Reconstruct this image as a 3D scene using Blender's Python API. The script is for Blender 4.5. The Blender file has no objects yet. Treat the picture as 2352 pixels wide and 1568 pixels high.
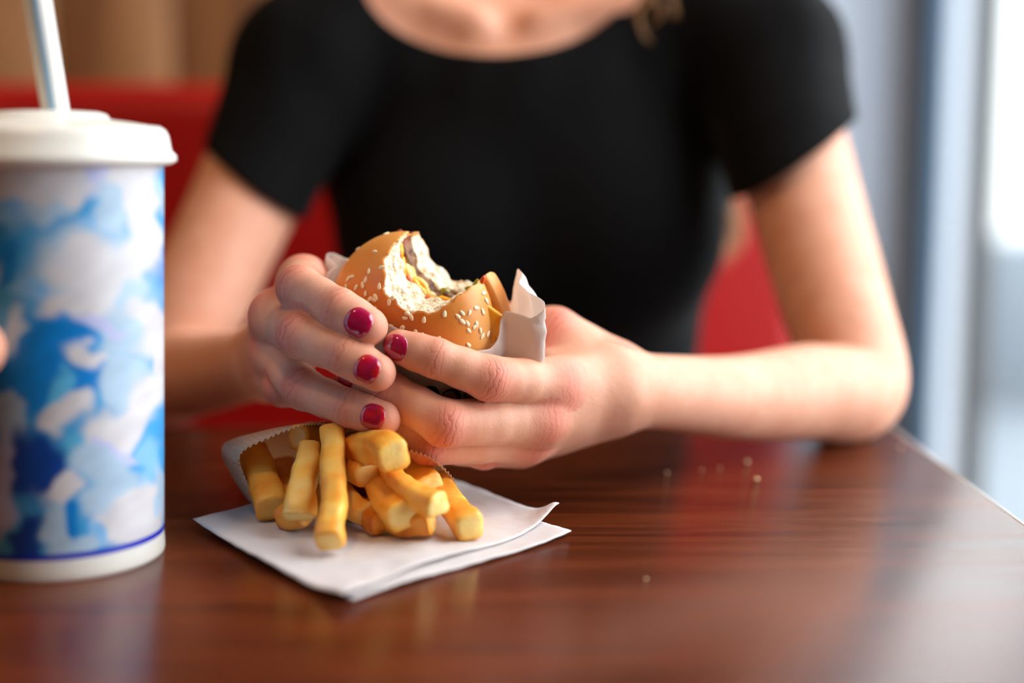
import bpy, bmesh, math, random
import numpy as np
from mathutils import Vector, Matrix

random.seed(7)
RNG = np.random.RandomState(7)
scene = bpy.context.scene
COL = scene.collection

# ------------------------------------------------------------------ camera
CAM_H = 0.165                       # lens height above the table top (z = 0 is the table top)
FPX = 50.0 / 36.0 * 2352            # focal length in pixels of the 2352 px frame
PITCH = math.atan((784 - 340) / FPX)
RIGHT = np.array([1.0, 0, 0])
FWD = np.array([0, math.cos(PITCH), -math.sin(PITCH)])
UP = np.array([0, math.sin(PITCH), math.cos(PITCH)])
CAM = np.array([0, 0, CAM_H])
cam_data = bpy.data.cameras.new('camera')
cam_data.lens = 50.0
cam_data.sensor_width = 36.0
cam_data.clip_start = 0.01
cam_data.dof.use_dof = True
cam_data.dof.focus_distance = 0.622
cam_data.dof.aperture_fstop = 2.0
cam = bpy.data.objects.new('camera', cam_data)
COL.objects.link(cam)
cam.location = CAM
cam.rotation_euler = (math.pi / 2 - PITCH, 0, 0)
scene.camera = cam

# ------------------------------------------------------------------ light and exposure
scene.view_settings.view_transform = 'Standard'
scene.view_settings.look = 'None'
scene.view_settings.gamma = 1.0
scene.view_settings.exposure = 0.0
scene.view_settings.use_curve_mapping = False
scene.cycles.use_denoising = True
scene.cycles.max_bounces = 8
scene.cycles.transparent_max_bounces = 12
world = bpy.data.worlds.new('overcast_sky')
scene.world = world
world.use_nodes = True
wn = world.node_tree
bg = wn.nodes['Background']
bg.inputs['Color'].default_value = (0.95, 0.955, 1.0, 1)
bg.inputs['Strength'].default_value = 7.8

WIN_X = 0.70        # inner face of the window wall beside the table
FLOOR_Z = -0.75
CEIL_Z = 1.95


def portal(name, loc, sx, sy, rot):
    l = bpy.data.lights.new(name, 'AREA')
    l.shape = 'RECTANGLE'
    l.size = sx
    l.size_y = sy
    l.cycles.is_portal = True
    o = bpy.data.objects.new(name, l)
    COL.objects.link(o)
    o.location = loc
    o.rotation_euler = rot
    return o


portal('daylight_portal', (WIN_X + 0.10, 1.32, 0.6), 2.7, 2.5, (0, math.pi / 2, 0))


# ------------------------------------------------------------------ small helpers
def S(r, g, b, a=1.0):
    f = lambda c: (c / 255 / 12.92) if c / 255 <= 0.04045 else ((c / 255 + 0.055) / 1.055) ** 2.4
    return (f(r), f(g), f(b), a)


def P(px, py, Y):
    """point in the place that lies at depth Y (metres ahead of the lens) in the direction of a pixel"""
    d = FWD + (px - 1176) / FPX * RIGHT - (py - 784) / FPX * UP
    return CAM + d * (Y / d[1])


def RAY(px, py):
    d = FWD + (px - 1176) / FPX * RIGHT - (py - 784) / FPX * UP
    return d / np.linalg.norm(d)


def G(px, py, z=0.0):
    d = FWD + (px - 1176) / FPX * RIGHT - (py - 784) / FPX * UP
    return CAM + d * ((z - CAM_H) / d[2])


def nrm(v):
    v = np.asarray(v, float)
    return v / np.linalg.norm(v)


def tag(o, label=None, cat=None, group=None, kind=None):
    if label: o['label'] = label
    if cat: o['category'] = cat
    if group: o['group'] = group
    if kind: o['kind'] = kind
    return o


def empty(name, loc=(0, 0, 0)):
    o = bpy.data.objects.new(name, None)
    o.empty_display_size = 0.02
    COL.objects.link(o)
    o.location = loc
    return o


def adopt(child, parent):
    child.parent = parent
    bpy.context.view_layer.update()
    child.matrix_parent_inverse = parent.matrix_world.inverted()
    return child


def mesh_obj(name, V, F, mat=None, parent=None, smooth=True):
    V = np.asarray(V, np.float32)
    me = bpy.data.meshes.new(name)
    if isinstance(F, np.ndarray) and F.ndim == 2:
        n = F.shape[1]
        me.vertices.add(len(V))
        me.vertices.foreach_set('co', V.ravel())
        me.loops.add(F.size)
        me.loops.foreach_set('vertex_index', F.astype(np.int32).ravel())
        me.polygons.add(len(F))
        me.polygons.foreach_set('loop_start', np.arange(0, F.size, n, dtype=np.int32))
        me.polygons.foreach_set('loop_total', np.full(len(F), n, np.int32))
        me.update(calc_edges=True)
        me.validate()
    else:
        me.from_pydata([tuple(map(float, v)) for v in V], [], [tuple(int(i) for i in f) for f in F])
        me.update()
    if smooth:
        me.polygons.foreach_set('use_smooth', np.ones(len(me.polygons), bool))
    o = bpy.data.objects.new(name, me)
    COL.objects.link(o)
    if mat: me.materials.append(mat)
    if parent is not None: adopt(o, parent)
    return o


def attr_f(o, name, vals):
    a = o.data.attributes.new(name, 'FLOAT', 'POINT')
    a.data.foreach_set('value', np.asarray(vals, np.float32))


def attr_c(o, name, vals):
    a = o.data.attributes.new(name, 'FLOAT_COLOR', 'POINT')
    v = np.ones((len(vals), 4), np.float32)
    v[:, :3] = vals
    a.data.foreach_set('color', v.ravel())


def box(name, lo, hi, mat, parent=None, bevel=0.0, seg=2):
    lo, hi = np.array(lo, float), np.array(hi, float)
    bm = bmesh.new()
    bmesh.ops.create_cube(bm, size=1.0)
    for v in bm.verts:
        v.co = Vector([(lo[i] + hi[i]) / 2 + v.co[i] * (hi[i] - lo[i]) for i in range(3)])
    if bevel:
        bmesh.ops.bevel(bm, geom=bm.edges[:], offset=bevel, segments=seg, affect='EDGES', profile=0.5)
    me = bpy.data.meshes.new(name)
    bm.to_mesh(me)
    bm.free()
    o = bpy.data.objects.new(name, me)
    COL.objects.link(o)
    me.materials.append(mat)
    if bevel:
        me.polygons.foreach_set('use_smooth', np.ones(len(me.polygons), bool))
    if parent is not None: adopt(o, parent)
    return o


# ------------------------------------------------------------------ noise
_T = RNG.rand(64, 64, 64).astype(np.float32)


def vn(p, s, off=0.0):
    q = np.asarray(p) / s + off + 100.0
    i = np.floor(q).astype(int)
    f = q - i
    f = f * f * (3 - 2 * f)
    i &= 63
    j = (i + 1) & 63
    x0, y0, z0 = i[..., 0], i[..., 1], i[..., 2]
    x1, y1, z1 = j[..., 0], j[..., 1], j[..., 2]
    fx, fy, fz = f[..., 0], f[..., 1], f[..., 2]
    c = (_T[x0, y0, z0] * (1 - fx) + _T[x1, y0, z0] * fx) * (1 - fy) + (_T[x0, y1, z0] * (1 - fx) + _T[x1, y1, z0] * fx) * fy
    d = (_T[x0, y0, z1] * (1 - fx) + _T[x1, y0, z1] * fx) * (1 - fy) + (_T[x0, y1, z1] * (1 - fx) + _T[x1, y1, z1] * fx) * fy
    return (c * (1 - fz) + d * fz) * 2 - 1


def sstep(a, b, x):
    t = np.clip((x - a) / (b - a), 0, 1)
    return t * t * (3 - 2 * t)


# ------------------------------------------------------------------ distance-field modelling (one skin per body)
BIG = 0.08


def smin(a, b, k):
    if k <= 1e-6: return np.minimum(a, b)
    h = np.maximum(k - np.abs(a - b), 0) / k
    return np.minimum(a, b) - h * h * k * 0.25


def cap(a, b, ra, rb=None):
    return ('cap', np.array(a, float), np.array(b, float), ra, ra if rb is None else rb)


def ell(c, r, R=None):
    return ('ell', np.array(c, float), np.array(r, float), None if R is None else np.array(R, float))


def chain(pts, rad):
    return [cap(pts[i], pts[i + 1], rad[i], rad[i + 1]) for i in range(len(pts) - 1)]


def U(k, *ch):
    out = []
    for c in ch:
        if isinstance(c, list): out += c
        else: out.append(c)
    return ('u', k, out)


def prim_d(p, x, y, z):
    if p[0] == 'cap':
        _, a, b, ra, rb = p
        d = b - a
        L2 = max(float(d @ d), 1e-12)
        t = np.clip(((x - a[0]) * d[0] + (y - a[1]) * d[1] + (z - a[2]) * d[2]) / L2, 0, 1)
        return np.sqrt((x - a[0] - t * d[0]) ** 2 + (y - a[1] - t * d[1]) ** 2 + (z - a[2] - t * d[2]) ** 2) - (ra + t * (rb - ra))
    _, c, r, R = p
    X, Y, Z = x - c[0], y - c[1], z - c[2]
    if R is not None:
        X, Y, Z = (R[0, 0] * X + R[0, 1] * Y + R[0, 2] * Z, R[1, 0] * X + R[1, 1] * Y + R[1, 2] * Z, R[2, 0] * X + R[2, 1] * Y + R[2, 2] * Z)
    k0 = np.sqrt((X / r[0]) ** 2 + (Y / r[1]) ** 2 + (Z / r[2]) ** 2)
    k1 = np.sqrt((X / r[0] ** 2) ** 2 + (Y / r[1] ** 2) ** 2 + (Z / r[2] ** 2) ** 2)
    return k0 * (k0 - 1) / np.maximum(k1, 1e-6)


def prim_box(p, m):
    if p[0] == 'cap':
        r = max(p[3], p[4]) + m
        return np.minimum(p[1], p[2]) - r, np.maximum(p[1], p[2]) + r
    r = max(p[2]) + m if p[3] is not None else p[2] + m
    return p[1] - r, p[1] + r


def field(node, xs, ys, zs):
    k = node[1]
    f = np.full((len(xs), len(ys), len(zs)), BIG, np.float32)
    for c in node[2]:
        if c[0] == 'u':
            f = smin(f, field(c, xs, ys, zs), k)
        else:
            lo, hi = prim_box(c, k + 0.02)
            i0, i1 = np.searchsorted(xs, lo[0]), np.searchsorted(xs, hi[0])
            j0, j1 = np.searchsorted(ys, lo[1]), np.searchsorted(ys, hi[1])
            k0, k1 = np.searchsorted(zs, lo[2]), np.searchsorted(zs, hi[2])
            if i1 <= i0 or j1 <= j0 or k1 <= k0: continue
            d = prim_d(c, xs[i0:i1, None, None], ys[None, j0:j1, None], zs[None, None, k0:k1]).astype(np.float32)
            f[i0:i1, j0:j1, k0:k1] = smin(f[i0:i1, j0:j1, k0:k1], d, k)
    return f


def fval(node, Pt):
    x, y, z = Pt[..., 0], Pt[..., 1], Pt[..., 2]
    f = np.full(x.shape, BIG * 4)
    for c in node[2]:
        f = smin(f, fval(c, Pt) if c[0] == 'u' else prim_d(c, x, y, z), node[1])
    return f


def nets(f, xs, ys, zs):
    """surface nets on a rectilinear grid -> vertices, quads"""
    s = f < 0
    a = s[:-1, :-1, :-1].astype(np.uint8)
    for dx, dy, dz in ((1, 0, 0), (0, 1, 0), (0, 0, 1), (1, 1, 0), (1, 0, 1), (0, 1, 1), (1, 1, 1)):
        a = a + s[dx:s.shape[0] - 1 + dx, dy:s.shape[1] - 1 + dy, dz:s.shape[2] - 1 + dz]
    act = (a > 0) & (a < 8)
    I, J, K = np.nonzero(act)
    idx = np.full(act.shape, -1, np.int32)
    idx[I, J, K] = np.arange(len(I))
    corners = [(0, 0, 0), (1, 0, 0), (0, 1, 0), (1, 1, 0), (0, 0, 1), (1, 0, 1), (0, 1, 1), (1, 1, 1)]
    val = [f[I + c[0], J + c[1], K + c[2]] for c in corners]
    pos = [np.stack([xs[I + c[0]], ys[J + c[1]], zs[K + c[2]]], -1) for c in corners]
    acc = np.zeros((len(I), 3))
    cnt = np.zeros(len(I))
    for e0 in range(8):
        for b in (1, 2, 4):
            if e0 & b: continue
            e1 = e0 | b
            m = (val[e0] < 0) != (val[e1] < 0)
            t = val[e0][m] / (val[e0][m] - val[e1][m])
            acc[m] += pos[e0][m] + (pos[e1][m] - pos[e0][m]) * t[:, None]
            cnt[m] += 1
    V = acc / np.maximum(cnt, 1)[:, None]
    Q = []
    for ax in range(3):
        sl0 = [slice(1, -1)] * 3
        sl1 = [slice(1, -1)] * 3
        sl0[ax] = slice(0, -1)
        sl1[ax] = slice(1, None)
        m0, m1 = s[tuple(sl0)], s[tuple(sl1)]
        e = np.nonzero(m0 != m1)
        inside_first = m0[e]
        off = [1, 1, 1]
        off[ax] = 0
        c = [e[d] + off[d] for d in range(3)]
        u, w = [(1, 2), (2, 0), (0, 1)][ax]

        def cell(du, dw):
            cc = list(c)
            cc[u] = cc[u] - du
            cc[w] = cc[w] - dw
            return idx[cc[0], cc[1], cc[2]]
        q = np.stack([cell(1, 1), cell(0, 1), cell(0, 0), cell(1, 0)], -1)
        q[~inside_first] = q[~inside_first][:, ::-1]
        Q.append(q)
    Q = np.concatenate(Q)
    Q = Q[(Q >= 0).all(1)]
    return V, Q


def axis_pts(segs):
    """[(start, stop, step), ...] -> rectilinear coordinates"""
    out = []
    for a, b, h in segs:
        n = max(1, int(round((b - a) / h)))
        out.append(np.linspace(a, b, n, endpoint=False))
    out.append(np.array([segs[-1][1]]))
    return np.concatenate(out)


def vsmooth(V, Q, it=1, lam=0.5):
    n = len(V)
    E = np.concatenate([Q[:, [0, 1]], Q[:, [1, 2]], Q[:, [2, 3]], Q[:, [3, 0]]])
    E = np.concatenate([E, E[:, ::-1]])
    cnt = np.bincount(E[:, 0], minlength=n)
    for _ in range(it):
        acc = np.stack([np.bincount(E[:, 0], weights=V[E[:, 1], d], minlength=n) for d in range(3)], -1)
        V = V + lam * (acc / np.maximum(cnt, 1)[:, None] - V) * (cnt > 0)[:, None]
    return V


def vnormals(V, Q):
    d = np.cross(V[Q[:, 2]] - V[Q[:, 0]], V[Q[:, 3]] - V[Q[:, 1]])
    N = np.zeros_like(V)
    for c in range(4):
        for a in range(3):
            N[:, a] += np.bincount(Q[:, c], weights=d[:, a], minlength=len(V))
    return N / np.maximum(np.linalg.norm(N, axis=1), 1e-12)[:, None]


def compact(V, Q, *extra):
    used = np.zeros(len(V), bool)
    used[Q.ravel()] = True
    m = np.cumsum(used) - 1
    return (V[used], m[Q]) + tuple(e[used] for e in extra)


def trim(V, Q, fn, snap=True):
    """keep fn(V) <= 0 and pull the cut edge onto fn = 0"""
    t = fn(V)
    Q = Q[(t[Q] <= 0).sum(1) >= 2]
    V, Q = compact(V, Q)
    if not snap: return V, Q
    for _ in range(3):
        t = fn(V)
        E = np.sort(np.concatenate([Q[:, [0, 1]], Q[:, [1, 2]], Q[:, [2, 3]], Q[:, [3, 0]]]), axis=1)
        ue, cn = np.unique(E, axis=0, return_counts=True)
        bv = np.unique(ue[cn == 1])
        h = 1e-4
        g = np.stack([(fn(V[bv] + h * np.eye(3)[d]) - fn(V[bv] - h * np.eye(3)[d])) / (2 * h) for d in range(3)], -1)
        N = vnormals(V, Q)[bv]
        g = g - N * (g * N).sum(1, keepdims=True)
        gg = (g * g).sum(1)
        step = -t[bv][:, None] * g / np.maximum(gg, 0.05)[:, None]
        L = np.linalg.norm(step, axis=1, keepdims=True)
        V[bv] += step * np.minimum(1, 0.004 / np.maximum(L, 1e-9))
    return V, Q


def tri_count(o):
    return len(o.data.polygons) * 2


# ------------------------------------------------------------------ materials
def mat(name, col=(0.5, 0.5, 0.5, 1), rough=0.5, spec=0.5, **kw):
    m = bpy.data.materials.new(name)
    m.use_nodes = True
    b = m.node_tree.nodes['Principled BSDF']
    b.inputs['Base Color'].default_value = col
    b.inputs['Roughness'].default_value = rough
    b.inputs['Specular IOR Level'].default_value = spec
    for k, v in kw.items():
        b.inputs[k.replace('_', ' ')].default_value = v
    return m


def nd(m, typ, **kw):
    n = m.node_tree.nodes.new(typ)
    for k, v in kw.items():
        if k in n.inputs: n.inputs[k].default_value = v
        else: setattr(n, k, v)
    return n


def lk(m, a, b):
    m.node_tree.links.new(a, b)


def bsdf(m):
    return m.node_tree.nodes['Principled BSDF']


def ramp(m, fac, stops):
    r = nd(m, 'ShaderNodeValToRGB')
    e = r.color_ramp.elements
    while len(e) < len(stops): e.new(0.5)
    for i, (p, c) in enumerate(stops):
        e[i].position = p
        e[i].color = c
    lk(m, fac, r.inputs['Fac'])
    return r


def coords(m, kind='Object', scale=(1, 1, 1), rot=(0, 0, 0)):
    t = nd(m, 'ShaderNodeTexCoord')
    mp = nd(m, 'ShaderNodeMapping')
    mp.inputs['Scale'].default_value = scale
    mp.inputs['Rotation'].default_value = rot
    lk(m, t.outputs[kind], mp.inputs['Vector'])
    return mp.outputs['Vector']


def noise(m, vec, scale, detail=4, rough=0.5, dist=0.0):
    n = nd(m, 'ShaderNodeTexNoise', Scale=scale, Detail=detail, Roughness=rough, Distortion=dist)
    lk(m, vec, n.inputs['Vector'])
    return n


def bump(m, h, strength, dist, prev=None):
    b = nd(m, 'ShaderNodeBump', Strength=strength, Distance=dist)
    lk(m, h, b.inputs['Height'])
    if prev is not None: lk(m, prev, b.inputs['Normal'])
    return b.outputs['Normal']


def mathn(m, op, a, b=None, c=None):
    n = nd(m, 'ShaderNodeMath', operation=op)
    for i, v in enumerate((a, b, c)):
        if v is None: continue
        if isinstance(v, (int, float)): n.inputs[i].default_value = v
        else: lk(m, v, n.inputs[i])
    return n.outputs[0]


def mixc(m, fac, a, b, typ='MIX'):
    n = nd(m, 'ShaderNodeMix', data_type='RGBA', blend_type=typ)
    for key, v in ((0, fac), (6, a), (7, b)):
        if isinstance(v, (int, float)): n.inputs[key].default_value = v
        elif isinstance(v, tuple): n.inputs[key].default_value = v
        else: lk(m, v, n.inputs[key])
    return n.outputs[2]


def attr(m, name):
    return nd(m, 'ShaderNodeAttribute', attribute_name=name)


# wood laminate of the table
M_table = mat('walnut_laminate', rough=0.24, spec=0.22)
v = coords(M_table, scale=(1.0, 14.0, 14.0), rot=(0, 0, 0.035))
n1 = noise(M_table, v, 6.0, 8, 0.62, 0.6)
v2 = coords(M_table, scale=(3.0, 90.0, 90.0), rot=(0, 0, 0.035))
n2 = noise(M_table, v2, 6.0, 4, 0.6)
mixn = mathn(M_table, 'ADD', mathn(M_table, 'MULTIPLY', n1.outputs['Fac'], 0.7), mathn(M_table, 'MULTIPLY', n2.outputs['Fac'], 0.3))
r = ramp(M_table, mixn, [(0.30, S(50, 17, 6)), (0.48, S(78, 31, 11)), (0.60, S(100, 43, 17)), (0.74, S(60, 22, 8))])
lk(M_table, r.outputs['Color'], bsdf(M_table).inputs['Base Color'])
v3 = coords(M_table)
n3 = noise(M_table, v3, 900.0, 2, 0.5)
bn = bump(M_table, n3.outputs['Fac'], 0.10, 0.0006)
lk(M_table, bump(M_table, n2.outputs['Fac'], 0.06, 0.0006, bn), bsdf(M_table).inputs['Normal'])
rr = ramp(M_table, n1.outputs['Fac'], [(0.3, (0.19, 0.19, 0.19, 1)), (0.7, (0.26, 0.26, 0.26, 1))])
lk(M_table, rr.outputs['Color'], bsdf(M_table).inputs['Roughness'])
M_edge = mat('table_edge_band', S(205, 200, 190), 0.22)

# panelling, paint, booth
M_wood = mat('wall_wood', rough=0.55)
v = coords(M_wood, scale=(5.0, 5.0, 0.9))
n1 = noise(M_wood, v, 1.3, 4, 0.55, 1.0)
r = ramp(M_wood, n1.outputs['Fac'], [(0.30, S(84, 50, 30)), (0.46, S(138, 92, 54)), (0.62, S(158, 110, 68)), (0.8, S(110, 68, 38))])
lk(M_wood, r.outputs['Color'], bsdf(M_wood).inputs['Base Color'])
M_groove = mat('panel_joint', S(60, 36, 22), 0.8)
M_red = mat('red_leatherette', S(176, 6, 8), 0.38, 0.4)
v = coords(M_red)
lk(M_red, bump(M_red, noise(M_red, v, 400, 3).outputs['Fac'], 0.08, 0.001), bsdf(M_red).inputs['Normal'])
M_seatwood = mat('booth_base_wood', S(70, 42, 26), 0.5)
M_paint = mat('pale_grey_paint', S(205, 209, 216), 0.7)
M_warmwall = mat('warm_plaster', S(205, 182, 150), 0.8)
M_ceiling = mat('ceiling_paint', S(228, 222, 210), 0.9)
M_floor = mat('floor_tile', S(120, 104, 90), 0.45)
v = coords(M_floor)
r = ramp(M_floor, noise(M_floor, v, 3.0, 5).outputs['Fac'], [(0.35, S(106, 92, 80)), (0.65, S(136, 120, 104))])
lk(M_floor, r.outputs['Color'], bsdf(M_floor).inputs['Base Color'])
M_alu = mat('grey_window_frame', S(64, 66, 68), 0.5, 0.3)
M_alu2 = mat('warm_grey_mullion', S(84, 83, 80), 0.6, 0.3)
M_brownpost = mat('brown_trim', S(92, 74, 62), 0.6, 0.3)
M_glass = bpy.data.materials.new('window_glass')
M_glass.use_nodes = True
gt = M_glass.node_tree
gt.nodes.clear()
go = gt.nodes.new('ShaderNodeOutputMaterial')
gm = gt.nodes.new('ShaderNodeMixShader')
g1 = gt.nodes.new('ShaderNodeBsdfTransparent')
g1.inputs['Color'].default_value = (0.95, 0.98, 0.98, 1)
g2 = gt.nodes.new('ShaderNodeBsdfGlossy')
g2.inputs['Roughness'].default_value = 0.02
gf = gt.nodes.new('ShaderNodeLayerWeight')
gp = gt.nodes.new('ShaderNodeMath')
gp.operation = 'POWER'
gp.inputs[1].default_value = 5.0
gq = gt.nodes.new('ShaderNodeMath')
gq.operation = 'MULTIPLY_ADD'
gq.inputs[1].default_value = 0.55
gq.inputs[2].default_value = 0.02
gt.links.new(gf.outputs['Facing'], gp.inputs[0])
gt.links.new(gp.outputs[0], gq.inputs[0])
gt.links.new(gq.outputs[0], gm.inputs[0])
gt.links.new(g1.outputs[0], gm.inputs[1])
gt.links.new(g2.outputs[0], gm.inputs[2])
gt.links.new(gm.outputs[0], go.inputs[0])
M_pave = mat('asphalt', (0.10, 0.115, 0.13, 1), 0.8)
M_skyframe = mat('sky_tinted_frame', S(58, 84, 104), 0.55, 0.3)  # side of the window frame; its blue is painted-in sky reflection
M_steel = mat('steel_blue_box', (0.035, 0.06, 0.085, 1), 0.6)
M_bluewall = mat('blue_cladding', (0.13, 0.19, 0.24, 1), 0.5)
M_white = mat('pale_render', (0.25, 0.26, 0.27, 1), 0.8)
M_lowwall = mat('blue_grey_low_wall', (0.13, 0.15, 0.17, 1), 0.8)

# ------------------------------------------------------------------ the room
YB = 1.72           # face of the panelled wall behind the booth
YG = 2.60           # face of the pale wall at the end of the window bay
tag(box('floor', (-2.4, -2.2, FLOOR_Z - 0.05), (WIN_X + 0.12, YG + 0.1, FLOOR_Z), M_floor), kind='structure')
tag(box('ceiling', (-2.4, -2.2, CEIL_Z), (WIN_X + 0.12, YG + 0.1, CEIL_Z + 0.05), M_ceiling), kind='structure')
tag(box('wall_left', (-2.45, -2.2, FLOOR_Z), (-2.4, YB + 0.1, CEIL_Z), M_warmwall), kind='structure')
tag(box('wall_front', (-2.4, -2.25, FLOOR_Z), (WIN_X + 0.12, -2.2, CEIL_Z), M_warmwall), kind='structure')
wb = tag(box('wall_back', (-2.4, YB + 0.02, FLOOR_Z), (0.345, YB + 0.12, CEIL_Z), M_groove), kind='structure')
xs_p = [-2.4, -2.12, -1.86, -1.6, -1.33, -1.07, -0.82, -0.545, -0.40, -0.20, 0.06, 0.345]
for a, b in zip(xs_p[:-1], xs_p[1:]):
    box('wood_panel', (a + 0.002, YB, FLOOR_Z), (b - 0.002, YB + 0.03, CEIL_Z), M_wood, wb, 0.002, 1)
tag(box('wall_right', (0.20, YG, FLOOR_Z), (WIN_X + 0.12, YG + 0.1, CEIL_Z), M_paint), kind='structure')
tag(box('wall_bay', (0.345, YB, FLOOR_Z), (0.365, YG, CEIL_Z), M_paint), kind='structure')
# window wall: posts, mullions and panes
tag(box('trim_1', (WIN_X - 0.012, 2.52, FLOOR_Z), (WIN_X + 0.03, YG, CEIL_Z), M_brownpost, bevel=0.003), kind='structure')
WX1 = WIN_X + 0.025
yw = [2.392, 2.140, 1.11, 0.12]
for i, (a, b) in enumerate(zip(yw[:-1], yw[1:])):
    w = tag(empty('window_%d' % (i + 1), (WIN_X + 0.01, (a + b) / 2, FLOOR_Z)), kind='structure')
    if i == 0:
        box('window_frame', (WIN_X, 2.450, FLOOR_Z), (WX1, 2.52, CEIL_Z), M_alu, w, 0.003)
        box('frame_sky_side', (WIN_X + 0.002, 2.390, FLOOR_Z), (WX1, 2.450, CEIL_Z), M_skyframe, w, 0.003)
    box('mullion', (WIN_X, b, FLOOR_Z), (WX1, b + 0.075, CEIL_Z), M_alu2 if i == 0 else M_alu, w, 0.003)
    lo_y = b + 0.075
    box('bottom_rail', (WIN_X, lo_y, FLOOR_Z), (WX1, a, FLOOR_Z + 0.08), M_alu, w, 0.003)
    box('top_rail', (WIN_X, lo_y, CEIL_Z - 0.10), (WX1, a, CEIL_Z), M_alu, w, 0.003)
    box('pane', (WIN_X + 0.010, lo_y - 0.002, FLOOR_Z + 0.078), (WIN_X + 0.014, a + 0.002, CEIL_Z - 0.098), M_glass, w)
tag(box('unseen_side_wall', (WIN_X, -2.2, FLOOR_Z), (WIN_X + 0.12, 0.12, CEIL_Z), M_warmwall), kind='structure')  # unseen wall, its end set to cut daylight from the lens side
# outside
tag(box('pavement_outside', (WIN_X + 0.14, -14, FLOOR_Z - 0.12), (22, 30, FLOOR_Z - 0.02), M_pave), kind='structure')
tag(box('low_wall_outside', (1.72, 5.2, FLOOR_Z - 0.02), (7.5, 5.5, -0.17), M_lowwall, bevel=0.01), 'pale blue-grey low wall across the pavement outside the window', 'wall')
tag(box('hedge_box_outside', (1.0, 5.0, FLOOR_Z - 0.02), (1.64, 5.5, -0.10), M_steel, bevel=0.03), 'steel blue planter box outside behind the narrow window pane', 'planter')
o = empty('building_outside', (3.2, 11.5, FLOOR_Z - 0.02))
tag(o, 'pale blue clad building seen far off through the narrow window pane', 'building')
box('blue_front', (2.6, 10.0, FLOOR_Z - 0.02), (3.22, 13.0, 6.5), M_bluewall, o)
box('corner_strip', (3.22, 9.95, FLOOR_Z - 0.02), (3.32, 13.0, 6.6), M_white, o)

o = empty('added_building', (9.0, 11.5, FLOOR_Z - 0.02))  # added building, dims the sky mirrored in the table top
tag(o, 'long pale rendered building added across the street to cover the bright low sky', 'building')
box('facade', (3.40, 10.2, FLOOR_Z - 0.02), (20.0, 13.0, 7.0), mat('pale_facade', S(226, 226, 222), 0.8), o)
M_farglass = mat('dark_window_glass', S(70, 84, 98), 0.15)
for iz in range(2):
    for ix in range(9):
        box('window', (4.6 + ix * 1.7, 10.16, 0.6 + iz * 2.9), (5.5 + ix * 1.7, 10.22, 2.2 + iz * 2.9), M_farglass, o)
box('cornice', (3.38, 10.1, 6.85), (20.0, 13.0, 7.15), M_white, o)

# ------------------------------------------------------------------ pendant lamps over the tables
M_lampshade = mat('dark_lamp_shade', S(40, 34, 30), 0.5)
M_bulb = bpy.data.materials.new('warm_bulb')
M_bulb.use_nodes = True
bsdf(M_bulb).inputs['Emission Color'].default_value = (1.0, 0.62, 0.30, 1)
bsdf(M_bulb).inputs['Emission Strength'].default_value = 150.0


def rev(name, prof, mt, c, par):
    n = 40
    th = np.linspace(0, 2 * math.pi, n, endpoint=False)
    prof = np.array(prof)
    V = np.stack([c[0] + np.outer(prof[:, 0], np.cos(th)), c[1] + np.outer(prof[:, 0], np.sin(th)), c[2] + np.repeat(prof[:, 1:2], n, 1)], -1).reshape(-1, 3)
    idx = np.arange(len(prof) * n).reshape(len(prof), n)
    F = np.stack([idx[:-1], np.roll(idx, -1, 1)[:-1], np.roll(idx, -1, 1)[1:], idx[1:]], -1).reshape(-1, 4)
    return mesh_obj(name, V, F, mt, par)


for (lx, ly, lab) in ((-0.25, 0.25, 'dark pendant lamp with warm bulb hanging over the walnut table'), (-1.3, 0.4, 'dark pendant lamp hanging deeper in the room')):
    lp = tag(empty('pendant_lamp', (lx, ly, 1.05)), lab, 'lamp', 'pendant lamps')
    rev('lamp_shade', [(0.03, 0.24), (0.05, 0.22), (0.13, 0.05), (0.16, 0.0), (0.158, 0.0), (0.128, 0.05), (0.048, 0.215)], M_lampshade, (lx, ly, 1.05), lp)
    rev('bulb', [(0.0, 0.015), (0.022, 0.02), (0.036, 0.045), (0.034, 0.075), (0.018, 0.11), (0.014, 0.15), (0.0, 0.15)], M_bulb, (lx, ly, 1.05), lp)
    rev('lamp_cord', [(0.004, 0.23), (0.004, CEIL_Z - 1.05)], M_lampshade, (lx, ly, 1.05), lp)

# ------------------------------------------------------------------ table
TX1 = 0.229
TY1 = 0.836
t = empty('table', (-0.45, 0.4, FLOOR_Z))
tag(t, 'dark walnut laminate restaurant table with a pale edge strip', 'table')
box('table_top', (-1.15, -0.05, -0.032), (TX1 - 0.0025, TY1 - 0.0025, 0.0), M_table, t, 0.0012, 2)
box('edge_band', (TX1 - 0.0024, -0.05, -0.031), (TX1, TY1, -0.0006), M_edge, t, 0.0006, 1)
box('edge_band', (-1.15, TY1 - 0.0024, -0.031), (TX1 - 0.0025, TY1, -0.0006), M_edge, t, 0.0006, 1)
box('table_leg', (-0.50, 0.36, FLOOR_Z + 0.02), (-0.42, 0.44, -0.032), M_alu, t, 0.01)
box('table_foot', (-0.72, 0.33, FLOOR_Z), (-0.20, 0.47, FLOOR_Z + 0.025), M_alu, t, 0.008)

# ------------------------------------------------------------------ booth bench
t = empty('booth_bench', (-0.45, 1.2, FLOOR_Z))
tag(t, 'red leatherette booth bench with upright back against the wood wall', 'bench')
box('backrest', (-1.25, 1.235, -0.30), (0.262, 1.36, 0.221), M_red, t, 0.028, 5)
box('seat_cushion', (-1.25, 0.86, -0.40), (0.262, 1.25, -0.30), M_red, t, 0.03, 5)
box('bench_base', (-1.24, 0.90, FLOOR_Z), (0.255, 1.35, -0.40), M_seatwood, t, 0.004)


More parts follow.
